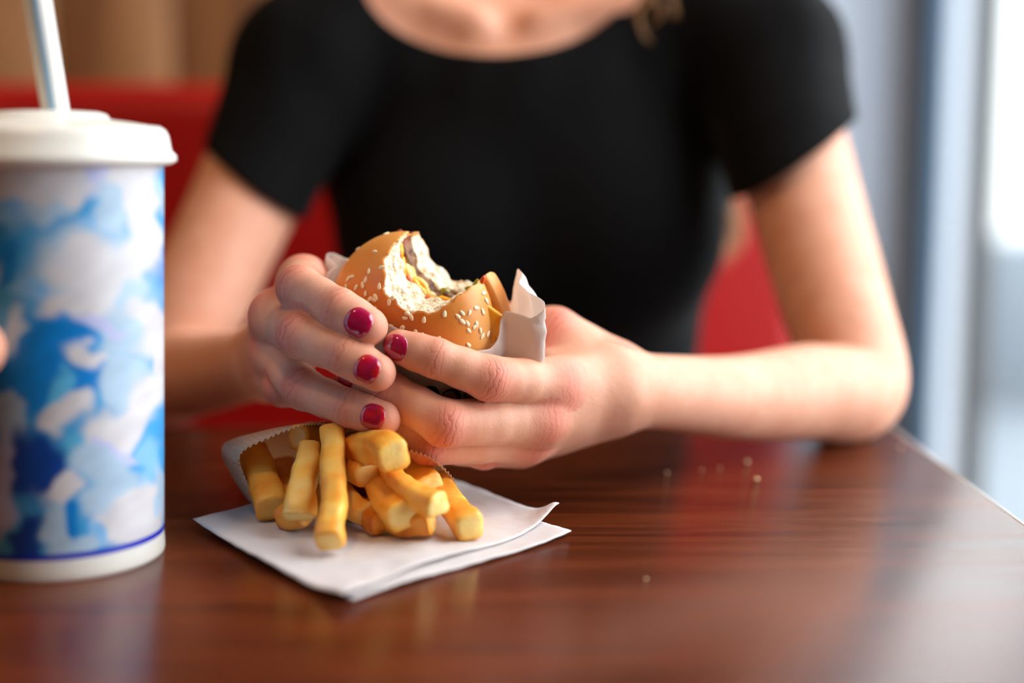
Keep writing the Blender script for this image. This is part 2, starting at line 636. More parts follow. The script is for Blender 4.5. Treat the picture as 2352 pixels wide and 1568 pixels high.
# ------------------------------------------------------------------ burger frame (shared by bun, wrapper and fingers)
BC = P(957, 729, 0.651)
BA = nrm(RIGHT * -0.44 + UP * -0.31 + FWD * -0.85)        # from the heel towards the crown
BU = nrm(UP - BA * (UP @ BA))
BV = nrm(np.cross(BU, BA))
if BV @ RIGHT < 0: BV = -BV
BR = 0.0410


def bloc(Pt):
    d = np.asarray(Pt) - BC
    return d @ BU, d @ BV, d @ BA


def bwor(u, v, a):
    return BC + np.multiply.outer(u, BU) + np.multiply.outer(v, BV) + np.multiply.outer(a, BA)


BITE_U, BITE_V, BITE_R = 0.0300, 0.0205, 0.0197


def crown_raw(Pt):
    u, v, a = bloc(Pt)
    r = np.sqrt(u * u + v * v) / (BR * (1 + 0.012 * vn(Pt, 0.03)))
    H = 0.0285
    q = a - 0.0015
    e = np.where(q > 0, (r ** 2.3 + np.abs(q / H) ** 2.3) ** (1 / 2.3), (r ** 4 + np.abs(q / 0.0045) ** 4) ** 0.25)
    return (e - 1) * np.where(q > 0, 0.030, 0.012)


def heel_raw(Pt):
    u, v, a = bloc(Pt)
    r = np.sqrt((u + 0.0030) ** 2 + (v - 0.0022) ** 2) / (0.0418 * (1 + 0.015 * vn(Pt, 0.03, 3)))
    q = a + 0.0045
    e = np.where(q < 0, (r ** 3.2 + np.abs(q / 0.0165) ** 3.2) ** (1 / 3.2), (r ** 4 + np.abs(q / 0.0045) ** 4) ** 0.25)
    return (e - 1) * np.where(q < 0, 0.020, 0.012)


def bite_d(Pt):
    u, v, a = bloc(Pt)
    du, dv = u - BITE_U + 0.02 * a, v - BITE_V - 0.03 * a
    ang = np.arctan2(du, dv)
    R = BITE_R + 0.0007 * np.sin(ang * 9 + 1.0) + 0.0011 * vn(Pt, 0.006) + 0.0009 * vn(Pt, 0.0026, 5)
    return np.sqrt(du * du + dv * dv) - R


def hull_d(Pt):
    return np.minimum(crown_raw(Pt), heel_raw(Pt))


# ------------------------------------------------------------------ skin material
def skin_mat(name):
    m = mat(name, rough=0.50, spec=0.34)
    v = coords(m)
    base = ramp(m, noise(m, v, 60, 4, 0.6).outputs['Fac'], [(0.3, S(220, 156, 126)), (0.7, S(232, 176, 148))])
    fine = noise(m, v, 700, 2, 0.5)
    c1 = mixc(m, mathn(m, 'MULTIPLY', fine.outputs['Fac'], 0.22), base.outputs['Color'], S(212, 140, 112))
    red = attr(m, 'red')
    c2 = mixc(m, mathn(m, 'MULTIPLY', red.outputs['Fac'], 0.70), c1, S(214, 100, 84))
    s = attr(m, 'crease_s')
    w = attr(m, 'crease_w')
    wob = noise(m, v, 150, 3, 0.55)
    ph = mathn(m, 'ADD', mathn(m, 'MULTIPLY', s.outputs['Fac'], 2.1), mathn(m, 'MULTIPLY', wob.outputs['Fac'], 16.0))
    sn = mathn(m, 'SINE', ph)
    line = mathn(m, 'POWER', mathn(m, 'MULTIPLY_ADD', sn, 0.5, 0.5), 6.0)
    cr = mathn(m, 'MULTIPLY', line, w.outputs['Fac'])
    c3 = mixc(m, mathn(m, 'MULTIPLY', cr, 0.42), c2, S(170, 82, 66))
    lk(m, c3, bsdf(m).inputs['Base Color'])
    vo = nd(m, 'ShaderNodeTexVoronoi', Scale=900.0)
    lk(m, v, vo.inputs['Vector'])
    b1 = bump(m, vo.outputs['Distance'], 0.10, 0.0004)
    b1 = bump(m, noise(m, v, 130, 3, 0.55).outputs['Fac'], 0.16, 0.0016, b1)
    b2 = bump(m, fine.outputs['Fac'], 0.10, 0.0004, b1)
    b3 = bump(m, mathn(m, 'MULTIPLY', cr, -1.0), 0.40, 0.0005, b2)
    lk(m, b3, bsdf(m).inputs['Normal'])
    b = bsdf(m)
    b.inputs['Subsurface Weight'].default_value = 0.18
    b.inputs['Subsurface Radius'].default_value = (1.0, 0.35, 0.18)
    b.inputs['Subsurface Scale'].default_value = 0.006
    return m


M_skin = skin_mat('skin')
M_nail = mat('magenta_nail_varnish', S(168, 0, 62), 0.12, 0.6, Coat_Weight=0.8, Coat_Roughness=0.04)
M_nail2 = mat('glitter_red_nail_varnish', rough=0.16, spec=0.6, Coat_Weight=0.9, Coat_Roughness=0.04)
v = coords(M_nail2)
vo = nd(M_nail2, 'ShaderNodeTexVoronoi', Scale=1600.0)
lk(M_nail2, v, vo.inputs['Vector'])
r = ramp(M_nail2, noise(M_nail2, v, 160, 2).outputs['Fac'], [(0.38, S(168, 0, 66)), (0.62, S(186, 8, 26))])
lk(M_nail2, mixc(M_nail2, 0.25, r.outputs['Color'], vo.outputs['Color'], 'OVERLAY'), bsdf(M_nail2).inputs['Base Color'])
M_shirt = mat('black_jersey', S(5, 5, 6), 0.85, 0.12, Sheen_Weight=0.02, Sheen_Roughness=0.5)
v = coords(M_shirt)
lk(M_shirt, bump(M_shirt, noise(M_shirt, v, 1200, 2).outputs['Fac'], 0.2, 0.0006), bsdf(M_shirt).inputs['Normal'])
M_trouser = mat('dark_denim', S(30, 34, 48), 0.8)
M_hair = mat('light_brown_hair', S(176, 128, 82), 0.4, 0.5)


# ------------------------------------------------------------------ hands
class Finger:
    def __init__(self, joints, dorsal=None):
        self.p = [P(*j[:3]) for j in joints]
        self.r = [j[3] / 1000.0 for j in joints]

    def prims(self):
        out = []
        for i in range(len(self.p) - 1):
            a, b, ra, rb = self.p[i], self.p[i + 1], self.r[i], self.r[i + 1]
            last = i == len(self.p) - 2
            m = (a + b) / 2
            rm = (ra + rb) / 2 * (0.945 if not last else 1.0)
            out += [cap(a, m, ra, rm), cap(m, b, rm, rb)]
        return out


LF = {   # hand whose back shows, coming from the window side
    'index': Finger([(1272, 882, .640, 11.2), (1122, 868, .6125, 10.0), (1000, 822, .6080, 8.7), (919, 796, .6105, 7.6)]),
    'middle': Finger([(1238, 962, .636, 11.8), (1022, 972, .6075, 10.4), (893, 898, .6150, 8.8), (812, 868, .6250, 7.4)]),
    'ring': Finger([(1208, 1008, .644, 11.0), (985, 1020, .6200, 9.6), (902, 966, .6200, 8.2), (838, 930, .6270, 7.2)]),
    'pinky': Finger([(1195, 1020, .658, 10.0), (1112, 1036, .6420, 8.2), (1005, 1026, .640, 7.2), (930, 1000, .645, 6.4)]),
    'thumb': Finger([(1395, 850, .676, 14.0), (1272, 768, .676, 12.2), (1165, 742, .690, 9.8), (1065, 735, .6890, 8.4)]),
}
RF = {   # hand seen from the side of its fingertips
    'index': Finger([(697, 645, .668, 11.2), (688, 662, .630, 10.2), (780, 709, .6125, 8.9), (846, 750, .6080, 8.5)]),
    'middle': Finger([(634, 727, .658, 11.8), (690, 770, .6180, 10.4), (795, 817, .6060, 8.9), (866, 855, .6020, 8.2)]),
    'ring': Finger([(637, 815, .664, 11.5), (697, 893, .6240, 9.4), (805, 938, .6110, 8.3), (882, 960, .6060, 7.7)]),
    'pinky': Finger([(641, 872, .678, 10.5), (650, 890, .648, 8.7), (735, 905, .642, 7.4), (790, 905, .650, 6.6)]),
    'thumb': Finger([(655, 800, .726, 14.0), (735, 712, .716, 12.0), (800, 660, .6960, 9.8), (868, 625, .6900, 8.4)]),
}


def hand_node(FD, carpal, extra):
    fingers = []
    for n, f in FD.items():
        fingers.append(U(0.002, f.prims()))
    palm = []
    for n, f in FD.items():
        if n == 'thumb': continue
        palm.append(cap(P(*carpal[n]), f.p[0], 0.0142, f.r[0] * 1.02))
    return U(0.0058, U(0.009, palm + extra), U(0.0007, fingers))


L_carp = {'index': (1385, 856, .668), 'middle': (1390, 886, .664), 'ring': (1390, 915, .668), 'pinky': (1390, 942, .676)}
L_extra = [cap(P(1300, 822, .670), P(1262, 842, .662), 0.011, 0.0095), cap(P(1395, 850, .676), P(1272, 770, .676), .0145, .0125),
           cap(P(1290, 900, .668), P(1270, 960, .668), .012)]
R_carp = {'index': (655, 775, .726), 'middle': (625, 795, .722), 'ring': (615, 825, .722), 'pinky': (622, 855, .728)}
R_extra = [cap(P(655, 800, .726), P(735, 712, .716), .0145, .012), cap(P(720, 700, .700), P(705, 690, .685), .010)]
L_arm = chain([P(1415, 893, .668), P(1560, 903, .702), P(1700, 912, .738), P(1850, 900, .778), P(1968, 888, .810)],
              [.0180, .0192, .0226, .0268, .0285])
L_up = chain([P(1968, 888, .810), P(1915, 690, .850), P(1855, 480, .893), P(1800, 280, .932), P(1765, 120, .965)],
             [.0285, .0325, .0345, .0370, .0430])
R_arm = chain([P(603, 828, .727), P(555, 842, .762), P(480, 855, .812), P(420, 862, .850), P(378, 866, .872)],
              [.0180, .0198, .0232, .0265, .0285])
R_up = chain([P(378, 866, .872), P(455, 690, .892), P(532, 525, .915), P(600, 380, .938), P(705, 150, .970)],
             [.0285, .0320, .0335, .0360, .0430])


def fair(ch1, ch2, n=9):
    """resample a chain of tapered segments along a smooth curve so that the limb has no bulges at its stations"""
    q = np.array([np.append(c[1], c[3]) for c in ch1] + [np.append(c[1], c[3]) for c in ch2] + [np.append(ch2[-1][2], ch2[-1][4])])
    ext = np.concatenate([[2 * q[0] - q[1]], q, [2 * q[-1] - q[-2]]])
    out = []
    for i in range(len(q) - 1):
        p0, p1, p2, p3 = ext[i:i + 4]
        for t_ in np.linspace(0, 1, n, endpoint=False):
            out.append(0.5 * ((2 * p1) + (p2 - p0) * t_ + (2 * p0 - 5 * p1 + 4 * p2 - p3) * t_ ** 2 + (3 * p1 - p0 - 3 * p2 + p3) * t_ ** 3))
    out.append(q[-1])
    return [cap(a[:3], b[:3], a[3], b[3]) for a, b in zip(out[:-1], out[1:])]


L_node = U(0.010, hand_node(LF, L_carp, L_extra), U(0.0, fair(L_arm, L_up)))
R_node = U(0.010, hand_node(RF, R_carp, R_extra), U(0.0, fair(R_arm, R_up)))


def bounds(node, acc=None):
    lo, hi = np.full(3, 9.0), np.full(3, -9.0)
    for c in node[2]:
        if c[0] == 'u': l, h = bounds(c)
        else: l, h = prim_box(c, 0)
        lo, hi = np.minimum(lo, l), np.maximum(hi, h)
    return lo, hi


def zoned(lo, hi, flo, fhi, fine, coarse):
    segs = []
    if lo < flo: segs.append((lo, flo, coarse))
    segs.append((max(lo, flo), min(hi, fhi), fine))
    if hi > fhi: segs.append((fhi, hi, coarse))
    return axis_pts(segs)


def limb_mesh(node, hand, fine=0.0009, coarse=0.0032):
    lo, hi = bounds(node)
    lo, hi = lo - 0.006, hi + 0.006
    hl, hh = bounds(hand)
    hl, hh = hl - 0.004, hh + 0.004
    ax = [zoned(lo[i], hi[i], hl[i], hh[i], fine, coarse) for i in range(3)]
    f = field(node, *ax)
    V, Q = nets(f, *ax)
    return vsmooth(V, Q, 2, 0.4), Q


VL, QL = limb_mesh(L_node, L_node[2][0])
VR, QR = limb_mesh(R_node, R_node[2][0])

# torso, neck, head and legs
TC = 0.012


def torso_node(grow=0.0):
    g = grow
    pr = []
    prof = [(-0.24, 0.150, 0.100, 1.06), (-0.16, 0.135, 0.090, 1.05), (-0.06, 0.116, 0.080, 1.035), (0.02, 0.118, 0.082, 1.025),
            (0.09, 0.130, 0.090, 1.018), (0.15, 0.142, 0.092, 1.015), (0.20, 0.140, 0.080, 1.015)]
    for z, a, b, y in prof:
        pr.append(ell((TC, y, z), (a + g, b + g, 0.075 + g)))
    pr += [ell((TC - 0.062, 0.955, 0.105), (0.060 + g, 0.048 + g, 0.058 + g)), ell((TC + 0.062, 0.955, 0.105), (0.060 + g, 0.048 + g, 0.058 + g))]
    sl, sr = P(1765, 120, .965), P(705, 150, .970)
    pr += [cap(sl, (TC + 0.045, 1.02, 0.285), 0.043 + g, 0.045 + g), cap(sr, (TC - 0.045, 1.02, 0.285), 0.043 + g, 0.045 + g)]
    return U(0.035, pr)


NK = np.array([TC - 0.02, 1.015, 0.31])
head_c = np.array([TC - 0.02, 0.985, 0.475])
head = [cap(NK + (0, 0.02, -0.02), head_c + (0, 0.02, -0.06), 0.050, 0.048), ell(head_c + (0, 0.012, 0.02), (0.074, 0.094, 0.092)),
        ell(head_c + (0, -0.030, -0.05), (0.055, 0.058, 0.062)), cap(head_c + (0, -0.085, 0.0), head_c + (0, -0.103, -0.028), 0.008, 0.012),
        ell(head_c + (-0.074, 0.012, -0.012), (0.010, 0.018, 0.030)), ell(head_c + (0.074, 0.012, -0.012), (0.010, 0.018, 0.030)),
        ell(head_c + (0, -0.082, -0.058), (0.024, 0.010, 0.007)), ell(head_c + (0, -0.080, -0.070), (0.021, 0.011, 0.008))]
clav = [cap((TC - 0.035, 0.951, 0.247), (TC - 0.115, 0.965, 0.275), 0.010, 0.010), cap((TC + 0.005, 0.951, 0.247), (TC + 0.112, 0.965, 0.275), 0.010, 0.010)]
legs = []
for s in (-1, 1):
    hip, knee, ank = np.array([TC + s * 0.085, 1.02, -0.215]), np.array([TC + s * 0.10, 0.64, -0.235]), np.array([TC + s * 0.10, 0.70, -0.67])
    legs += [cap(hip, knee, 0.078, 0.056), cap(knee, ank, 0.054, 0.036), cap(ank, ank + (0, 0.03, -0.035), 0.036, 0.038),
             cap(ank + (0, 0.02, -0.038), ank + (0, -0.12, -0.042), 0.036, 0.030)]
body_node = U(0.02, U(0.012, torso_node(), U(0.006, clav)), U(0.018, head), U(0.03, legs))
lo, hi = bounds(body_node)
ax = [axis_pts([(lo[i] - 0.012, hi[i] + 0.012, 0.0055)]) for i in range(3)]
f = field(body_node, *ax)
VB, QB = nets(f, *ax)
VB = vsmooth(VB, QB, 2, 0.5)

VA = np.concatenate([VL, VR, VB])
QA = np.concatenate([QL, QR + len(VL), QB + len(VL) + len(VR)])
person = mesh_obj('person', VA, QA, M_skin)
tag(person, 'seated person in a black t-shirt holding a bitten burger in both hands', 'person')

# joint creases and flushed knuckles, stored per vertex
red = np.zeros(len(VA), np.float32)
cs = np.zeros(len(VA), np.float32)
cw = np.zeros(len(VA), np.float32)
near = np.arange(len(VL) + len(VR))
for FD in (LF, RF):
    for n, fg in FD.items():
        for j in (0, 1, 2):
            c = fg.p[j]
            axn = nrm(nrm(fg.p[j + 1] - fg.p[j]) + (nrm(fg.p[j] - fg.p[j - 1]) if j else 0))
            view = nrm(CAM - c)
            if j:
                outw = nrm(fg.p[j] - fg.p[j - 1]) - nrm(fg.p[j + 1] - fg.p[j])
                view = view + 1.2 * outw
            dor = nrm(view - axn * (view @ axn))
            rr_ = fg.r[j]
            d = VA[near] - c
            dist = np.linalg.norm(d, axis=1)
            m = dist < rr_ * 1.45
            i = near[m]
            dd = d[m]
            s = dd @ axn
            dz = (dd @ dor) / np.maximum(np.linalg.norm(dd - np.outer(s, axn), axis=1), 1e-6)
            side = sstep(0.0, 0.75, dz)
            wid = (0.0058, 0.0058, 0.0034)[j]
            w = np.exp(-(s / wid) ** 2) * side * (0.35, 1.0, 0.75)[j]
            up = w > cw[i]
            cs[i[up]] = (s[up] * 1000)
            cw[i[up]] = w[up]
            rw = np.exp(-(s / (0.009, 0.0085, 0.006)[j]) ** 2) * sstep(-0.2, 0.9, dz) * (0.75, 0.85, 0.45)[j]
            red[i] = np.maximum(red[i], rw)
        # finger ends are pinker
        d = np.linalg.norm(VA[near] - fg.p[-1], axis=1)
        red[near] = np.maximum(red[near], 0.55 * np.exp(-(d / 0.011) ** 2))
attr_f(person, 'red', red)
attr_f(person, 'crease_s', cs)
attr_f(person, 'crease_w', cw)


# finger nails
def nail(_, fg, mt, length=0.0115, half=1.0, back=0.0045, roll=0.0, square=2.25, parent=person):
    node = U(0.002, fg.prims())
    tip, dip, r = fg.p[-1], fg.p[-2], fg.r[-1]
    a = nrm(tip - dip)
    c0 = tip - a * back
    view = nrm(CAM - c0)
    n = nrm(view - a * (view @ a))
    b = np.cross(a, n)
    n, b = n * math.cos(roll) + b * math.sin(roll), b * math.cos(roll) - n * math.sin(roll)
    nu, nv = 26, 22
    uu, vv = np.meshgrid(np.linspace(-1, 1, nu), np.linspace(-1, 1, nv), indexing='ij')
    # squared disc -> rounded nail outline
    k = np.maximum(np.abs(uu), np.abs(vv))
    e = (np.abs(uu) ** square + np.abs(vv) ** square) ** (1 / square)
    sc = np.where(e > 1e-6, k / np.maximum(e, 1e-6), 1.0)
    su, sv = uu * sc, vv * sc
    al = su * length / 2
    th = sv * half
    dirs = n[None, None] * np.cos(th)[..., None] + b[None, None] * np.sin(th)[..., None]
    org = c0 + a * al[..., None]
    pts = org + dirs * (r * 1.9)
    for _ in range(24):
        d = fval(node, pts)
        pts = pts - dirs * (d * 0.9)[..., None]
    edge = 1 - k
    lift = 0.00005 + 0.00055 * sstep(0, 0.30, edge) + 0.00015 * (1 - vv * vv) + np.where(su > 0, 0.0004 * su ** 2, 0)
    V = pts + dirs * lift[..., None]
    idx = np.arange(nu * nv).reshape(nu, nv)
    F = np.stack([idx[:-1, :-1], idx[1:, :-1], idx[1:, 1:], idx[:-1, 1:]], -1).reshape(-1, 4)
    V2 = pts - dirs * 0.0006
    F2 = F[:, ::-1] + nu * nv
    ring = np.concatenate([idx[:, 0], idx[-1, 1:], idx[::-1, -1][1:], idx[0, ::-1][1:-1]])
    rn = np.roll(ring, -1)
    F3 = np.stack([ring, ring + nu * nv, rn + nu * nv, rn], -1)
    o = mesh_obj('fingernail', np.concatenate([V.reshape(-1, 3), V2.reshape(-1, 3)]), np.concatenate([F, F2, F3]), mt, parent)
    return o


Lh, Rh = L_node[2][0], R_node[2][0]
nail(Rh, RF['index'], M_nail, 0.0120, 0.82, 0.0020, 0.10)
nail(Rh, RF['middle'], M_nail2, 0.0108, 0.80, 0.0022, 0.10)
nail(Rh, RF['ring'], M_nail2, 0.0108, 0.80, 0.0022, 0.12)
nail(Lh, LF['index'], M_nail, 0.0120, 0.85, -0.0012, -0.15)
nail(Lh, LF['middle'], M_nail2, 0.0110, 0.85, 0.0005, 0.0)
nail(Lh, LF['ring'], M_nail2, 0.0105, 0.85, 0.0010, 0.0)
nail(Rh, RF['pinky'], M_nail2, 0.0092, 0.85, 0.0010, 0.0)
nail(Lh, LF['pinky'], M_nail2, 0.0092, 0.85, 0.0010, 0.0)

# t-shirt
sl_c, sr_c = P(1765, 120, .965), P(705, 150, .970)
sleeveL = chain([sl_c, P(1815, 340, .920), P(1870, 560, .880)], [.0475, .0425, .0450])
sleeveR = chain([sr_c, P(588, 415, .933), P(500, 600, .905)], [.0475, .0375, .0385])
shirt_node = U(0.014, torso_node(0.0035), U(0.004, sleeveL + sleeveR))
lo, hi = bounds(shirt_node)
lo[2] = -0.19
ax = [axis_pts([(lo[i] - 0.01, hi[i] + 0.01, 0.0036)]) for i in range(3)]
f = field(shirt_node, *ax)
VS, QS = nets(f, *ax)
VS = vsmooth(VS, QS, 2, 0.5)
nL = nrm(np.array([160.0, 0, -245.0]))      # cuff planes: outward = towards the hand
nR = nrm(np.array([-152.0, 0, -200.0]))
cL, cR = P(1822, 357, .92), P(590, 421, .93)


torso_only = torso_node(0.0035)


def shirt_trim(V):
    x, y, z = V[:, 0], V[:, 1], V[:, 2]
    t = np.full(len(V), -0.05)
    q = ((x - (TC - 0.023)) / 0.0872) ** 2 + (np.minimum(z - 0.275, 0) / 0.0513) ** 2
    neck = np.where(y < 1.03, (1 - np.sqrt(q)) * 0.05, (0.0 + (z - 0.292)) * 1.0)
    neck = np.where((np.abs(x - TC + 0.02) > 0.10), -0.05, neck)
    t = np.maximum(t, neck)
    for c, n, a, b in ((cL, nL, sl_c, P(1968, 888, .81)), (cR, nR, sr_c, P(378, 866, .872))):
        ab = b - a
        al = ((V - a) @ ab) / (ab @ ab)
        d = np.linalg.norm(V - a - al[:, None] * ab, axis=1)
        sd = (V - c) @ n
        dt = fval(torso_only, V)
        t = np.where((d < 0.066) & (al > 0.12) & (sd > -0.03) & (d - 0.042 < dt), np.maximum(t, sd), t)
    t = np.maximum(t, -0.165 - z)
    return t


# soft folds falling from the shoulders and gathered under the bust
NS = vnormals(VS, QS)
fold = np.sin(VS[:, 0] * 150 + 3.0 * vn(VS, 0.06)) * sstep(0.16, 0.24, VS[:, 2]) * 0.0009 + 0.0012 * vn(VS * np.array([1.6, 1, .5]), 0.03) * sstep(0.05, -0.02, VS[:, 2])
VS = VS + NS * fold[:, None]
VS, QS = trim(VS, QS, shirt_trim)
shirt = mesh_obj('t_shirt', VS, QS, M_shirt, person)
sm = shirt.modifiers.new('cloth', 'SOLIDIFY')
sm.thickness = 0.0016
sm.offset = 1.0

# trousers
tr_node = U(0.03, [ell((TC, 1.06, -0.215), (0.160, 0.112, 0.085))] + [cap(np.array(l[1]), np.array(l[2]), l[3] + 0.006, l[4] + 0.008) for l in legs if l[3] > 0.05])
lo, hi = bounds(tr_node)
ax = [axis_pts([(lo[i] - 0.012, hi[i] + 0.012, 0.007)]) for i in range(3)]
VT, QT = nets(field(tr_node, *ax), *ax)
VT, QT = trim(VT, QT, lambda V: V[:, 2] + 0.148)
mesh_obj('trousers', vsmooth(VT, QT, 2), QT, M_trouser, person)


# hair: cap on the crown, long locks behind, curls falling over the shirt
def tube(path, rad, n=10):
    path = np.array(path, float)
    k = len(path)
    rad = np.broadcast_to(rad, (k,))
    tan = np.gradient(path, axis=0)
    tan /= np.linalg.norm(tan, axis=1, keepdims=True)
    ref = np.array([0.0, 1.0, 0.0]) if abs(tan[0, 1]) < 0.9 else np.array([1.0, 0, 0])
    V = []
    for i in range(k):
        a = nrm(ref - tan[i] * (ref @ tan[i]))
        ref = a
        b = np.cross(tan[i], a)
        th = np.linspace(0, 2 * math.pi, n, endpoint=False)
        V.append(path[i] + rad[i] * (np.cos(th)[:, None] * a + np.sin(th)[:, None] * b))
    V = np.concatenate(V)
    idx = np.arange(k * n).reshape(k, n)
    F = [tuple(q) for q in np.stack([idx[:-1], np.roll(idx, -1, 1)[:-1], np.roll(idx, -1, 1)[1:], idx[1:]], -1).reshape(-1, 4)]
    F += [tuple(idx[0][::-1]), tuple(idx[-1])]
    return V, F


def spline(pts, n=24):
    pts = np.array(pts, float)
    ext = np.concatenate([[2 * pts[0] - pts[1]], pts, [2 * pts[-1] - pts[-2]]])
    out = []
    for i in range(len(pts) - 1):
        p0, p1, p2, p3 = ext[i:i + 4]
        for t_ in np.linspace(0, 1, n, endpoint=False):
            out.append(0.5 * ((2 * p1) + (p2 - p0) * t_ + (2 * p0 - 5 * p1 + 4 * p2 - p3) * t_ ** 2 + (3 * p1 - p0 - 3 * p2 + p3) * t_ ** 3))
    out.append(pts[-1])
    return np.array(out)


def lock(paths, rad):
    V, F = [], []
    o = 0
    for p in paths:
        k = len(p)
        rr_ = rad * np.minimum(1, np.linspace(3.0, 0.15, k))
        v_, f_ = tube(p, rr_, 6)
        V.append(v_)
        F += [tuple(i + o for i in q) for q in f_]
        o += len(v_)
    return mesh_obj('hair_lock', np.concatenate(V), F, M_hair, person)


hc = U(0.02, [ell(head_c + (0, 0.028, 0.035), (0.084, 0.096, 0.092)), ell(head_c + (0, 0.075, -0.03), (0.075, 0.045, 0.09))])
ax = [axis_pts([(l_, h_, 0.006)]) for l_, h_ in zip(bounds(hc)[0] - 0.02, bounds(hc)[1] + 0.02)]
VH, QH = nets(field(hc, *ax), *ax)
mesh_obj('hair', vsmooth(VH, QH, 2), QH, M_hair, person)
temple = head_c + (0.075, 0.02, -0.05)
curls = [[(1470, -140, .93), (1500, -40, .925), (1478, 10, .924), (1470, 45, .924), (1482, 75, .925), (1500, 92, .926)],
         [(1480, -140, .93), (1492, -40, .925), (1508, 5, .924), (1518, 25, .924), (1508, 48, .925), (1492, 52, .926)],
         [(1490, -140, .93), (1530, -50, .925), (1542, 5, .924), (1546, 32, .925), (1536, 42, .926)],
         [(1500, -140, .93), (1515, -60, .925), (1497, -5, .924), (1468, 28, .924), (1450, 40, .925)]]
paths = []
for c in curls:
    for k in range(5):
        jit = RNG.normal(0, 0.0006, 3)
        paths.append(spline([temple + jit * 4] + [P(*q) + jit * (1 + 0.3 * i) + np.array([0, -0.004, 0]) for i, q in enumerate(c)], 10))
lock(paths, 0.00032)
paths = []
back0 = head_c + np.array([0.06, 0.09, -0.05])
for k in range(70):
    e = RNG.normal(0, 1, 3) * np.array([0.006, 0.006, 0.010])
    m = RNG.normal(0, 1, 3) * np.array([0.008, 0.006, 0.0])
    paths.append(spline([back0 + e * 2, np.array([0.115, 1.135, 0.27]) + m * 1.5, np.array([0.158, 1.125, 0.17]) + m, P(1672, 500, 1.11) + e, P(1664, 570, 1.10) + e * 0.7], 8))
lock(paths, 0.0011)

# ------------------------------------------------------------------ burger
M_crust = mat('bun', rough=0.40, spec=0.45)
m = M_crust
v = coords(m)
cr = attr(m, 'crumb')
tone = attr(m, 'tone')
n1 = noise(m, v, 45, 5, 0.6)
crust = ramp(m, mathn(m, 'ADD', mathn(m, 'MULTIPLY', tone.outputs['Fac'], 0.75), mathn(m, 'MULTIPLY', n1.outputs['Fac'], 0.40)),
             [(0.15, S(246, 190, 118)), (0.45, S(234, 158, 78)), (0.75, S(216, 130, 50)), (1.0, S(188, 98, 30))])
n2 = noise(m, v, 500, 3, 0.6)
crumbc = ramp(m, n2.outputs['Fac'], [(0.30, S(214, 176, 130)), (0.50, S(244, 226, 196)), (0.75, S(252, 240, 220))])
lk(m, mixc(m, cr.outputs['Fac'], crust.outputs['Color'], crumbc.outputs['Color']), bsdf(m).inputs['Base Color'])
vo = nd(m, 'ShaderNodeTexVoronoi', Scale=800.0)
lk(m, v, vo.inputs['Vector'])
hmix = mathn(m, 'MULTIPLY', mathn(m, 'ADD', vo.outputs['Distance'], n2.outputs['Fac']), cr.outputs['Fac'])
b1 = bump(m, hmix, 0.55, 0.0012)
b2 = bump(m, noise(m, v, 260, 3).outputs['Fac'], 0.10, 0.0008, b1)
lk(m, b2, bsdf(m).inputs['Normal'])
lk(m, mathn(m, 'MULTIPLY_ADD', cr.outputs['Fac'], 0.45, 0.40), bsdf(m).inputs['Roughness'])
bsdf(m).inputs['Subsurface Weight'].default_value = 0.12
bsdf(m).inputs['Subsurface Scale'].default_value = 0.004
M_seed = mat('sesame', S(246, 228, 190), 0.42, 0.45)
M_patty = mat('beef_patty', rough=0.55, spec=0.5)
v = coords(M_patty)
r = ramp(M_patty, noise(M_patty, v, 240, 5, 0.65).outputs['Fac'], [(0.30, S(54, 26, 10)), (0.45, S(108, 64, 32)), (0.60, S(148, 102, 62)), (0.8, S(88, 42, 14))])
rim = attr(M_patty, 'rim')
lk(M_patty, mixc(M_patty, rim.outputs['Fac'], r.outputs['Color'], S(142, 58, 14)), bsdf(M_patty).inputs['Base Color'])
lk(M_patty, bump(M_patty, noise(M_patty, v, 500, 4).outputs['Fac'], 0.8, 0.0015), bsdf(M_patty).inputs['Normal'])
M_cheese = mat('orange_cheese', S(250, 178, 36), 0.35, 0.5, Subsurface_Weight=0.3, Subsurface_Scale=0.004)
M_pale_cheese = mat('melted_pale_cheese', S(246, 208, 112), 0.28, 0.5, Subsurface_Weight=0.3, Subsurface_Scale=0.004)
M_onion = mat('cooked_onion', S(236, 206, 140), 0.2, 0.5, Subsurface_Weight=0.5, Subsurface_Scale=0.004)
M_pickle = mat('green_pickle', S(150, 140, 26), 0.25, 0.5)
M_sauce = mat('orange_red_sauce', S(214, 84, 20), 0.25, 0.5)

burger = empty('burger', bwor(-0.042, 0.0, 0.0))
tag(burger, 'half eaten sesame bun burger with a big bite out of its top', 'burger')


def frame_grid(r, a0, a1, h):
    us = np.arange(-r, r + h, h)
    as_ = np.arange(a0, a1 + h, h)
    return us, us.copy(), as_


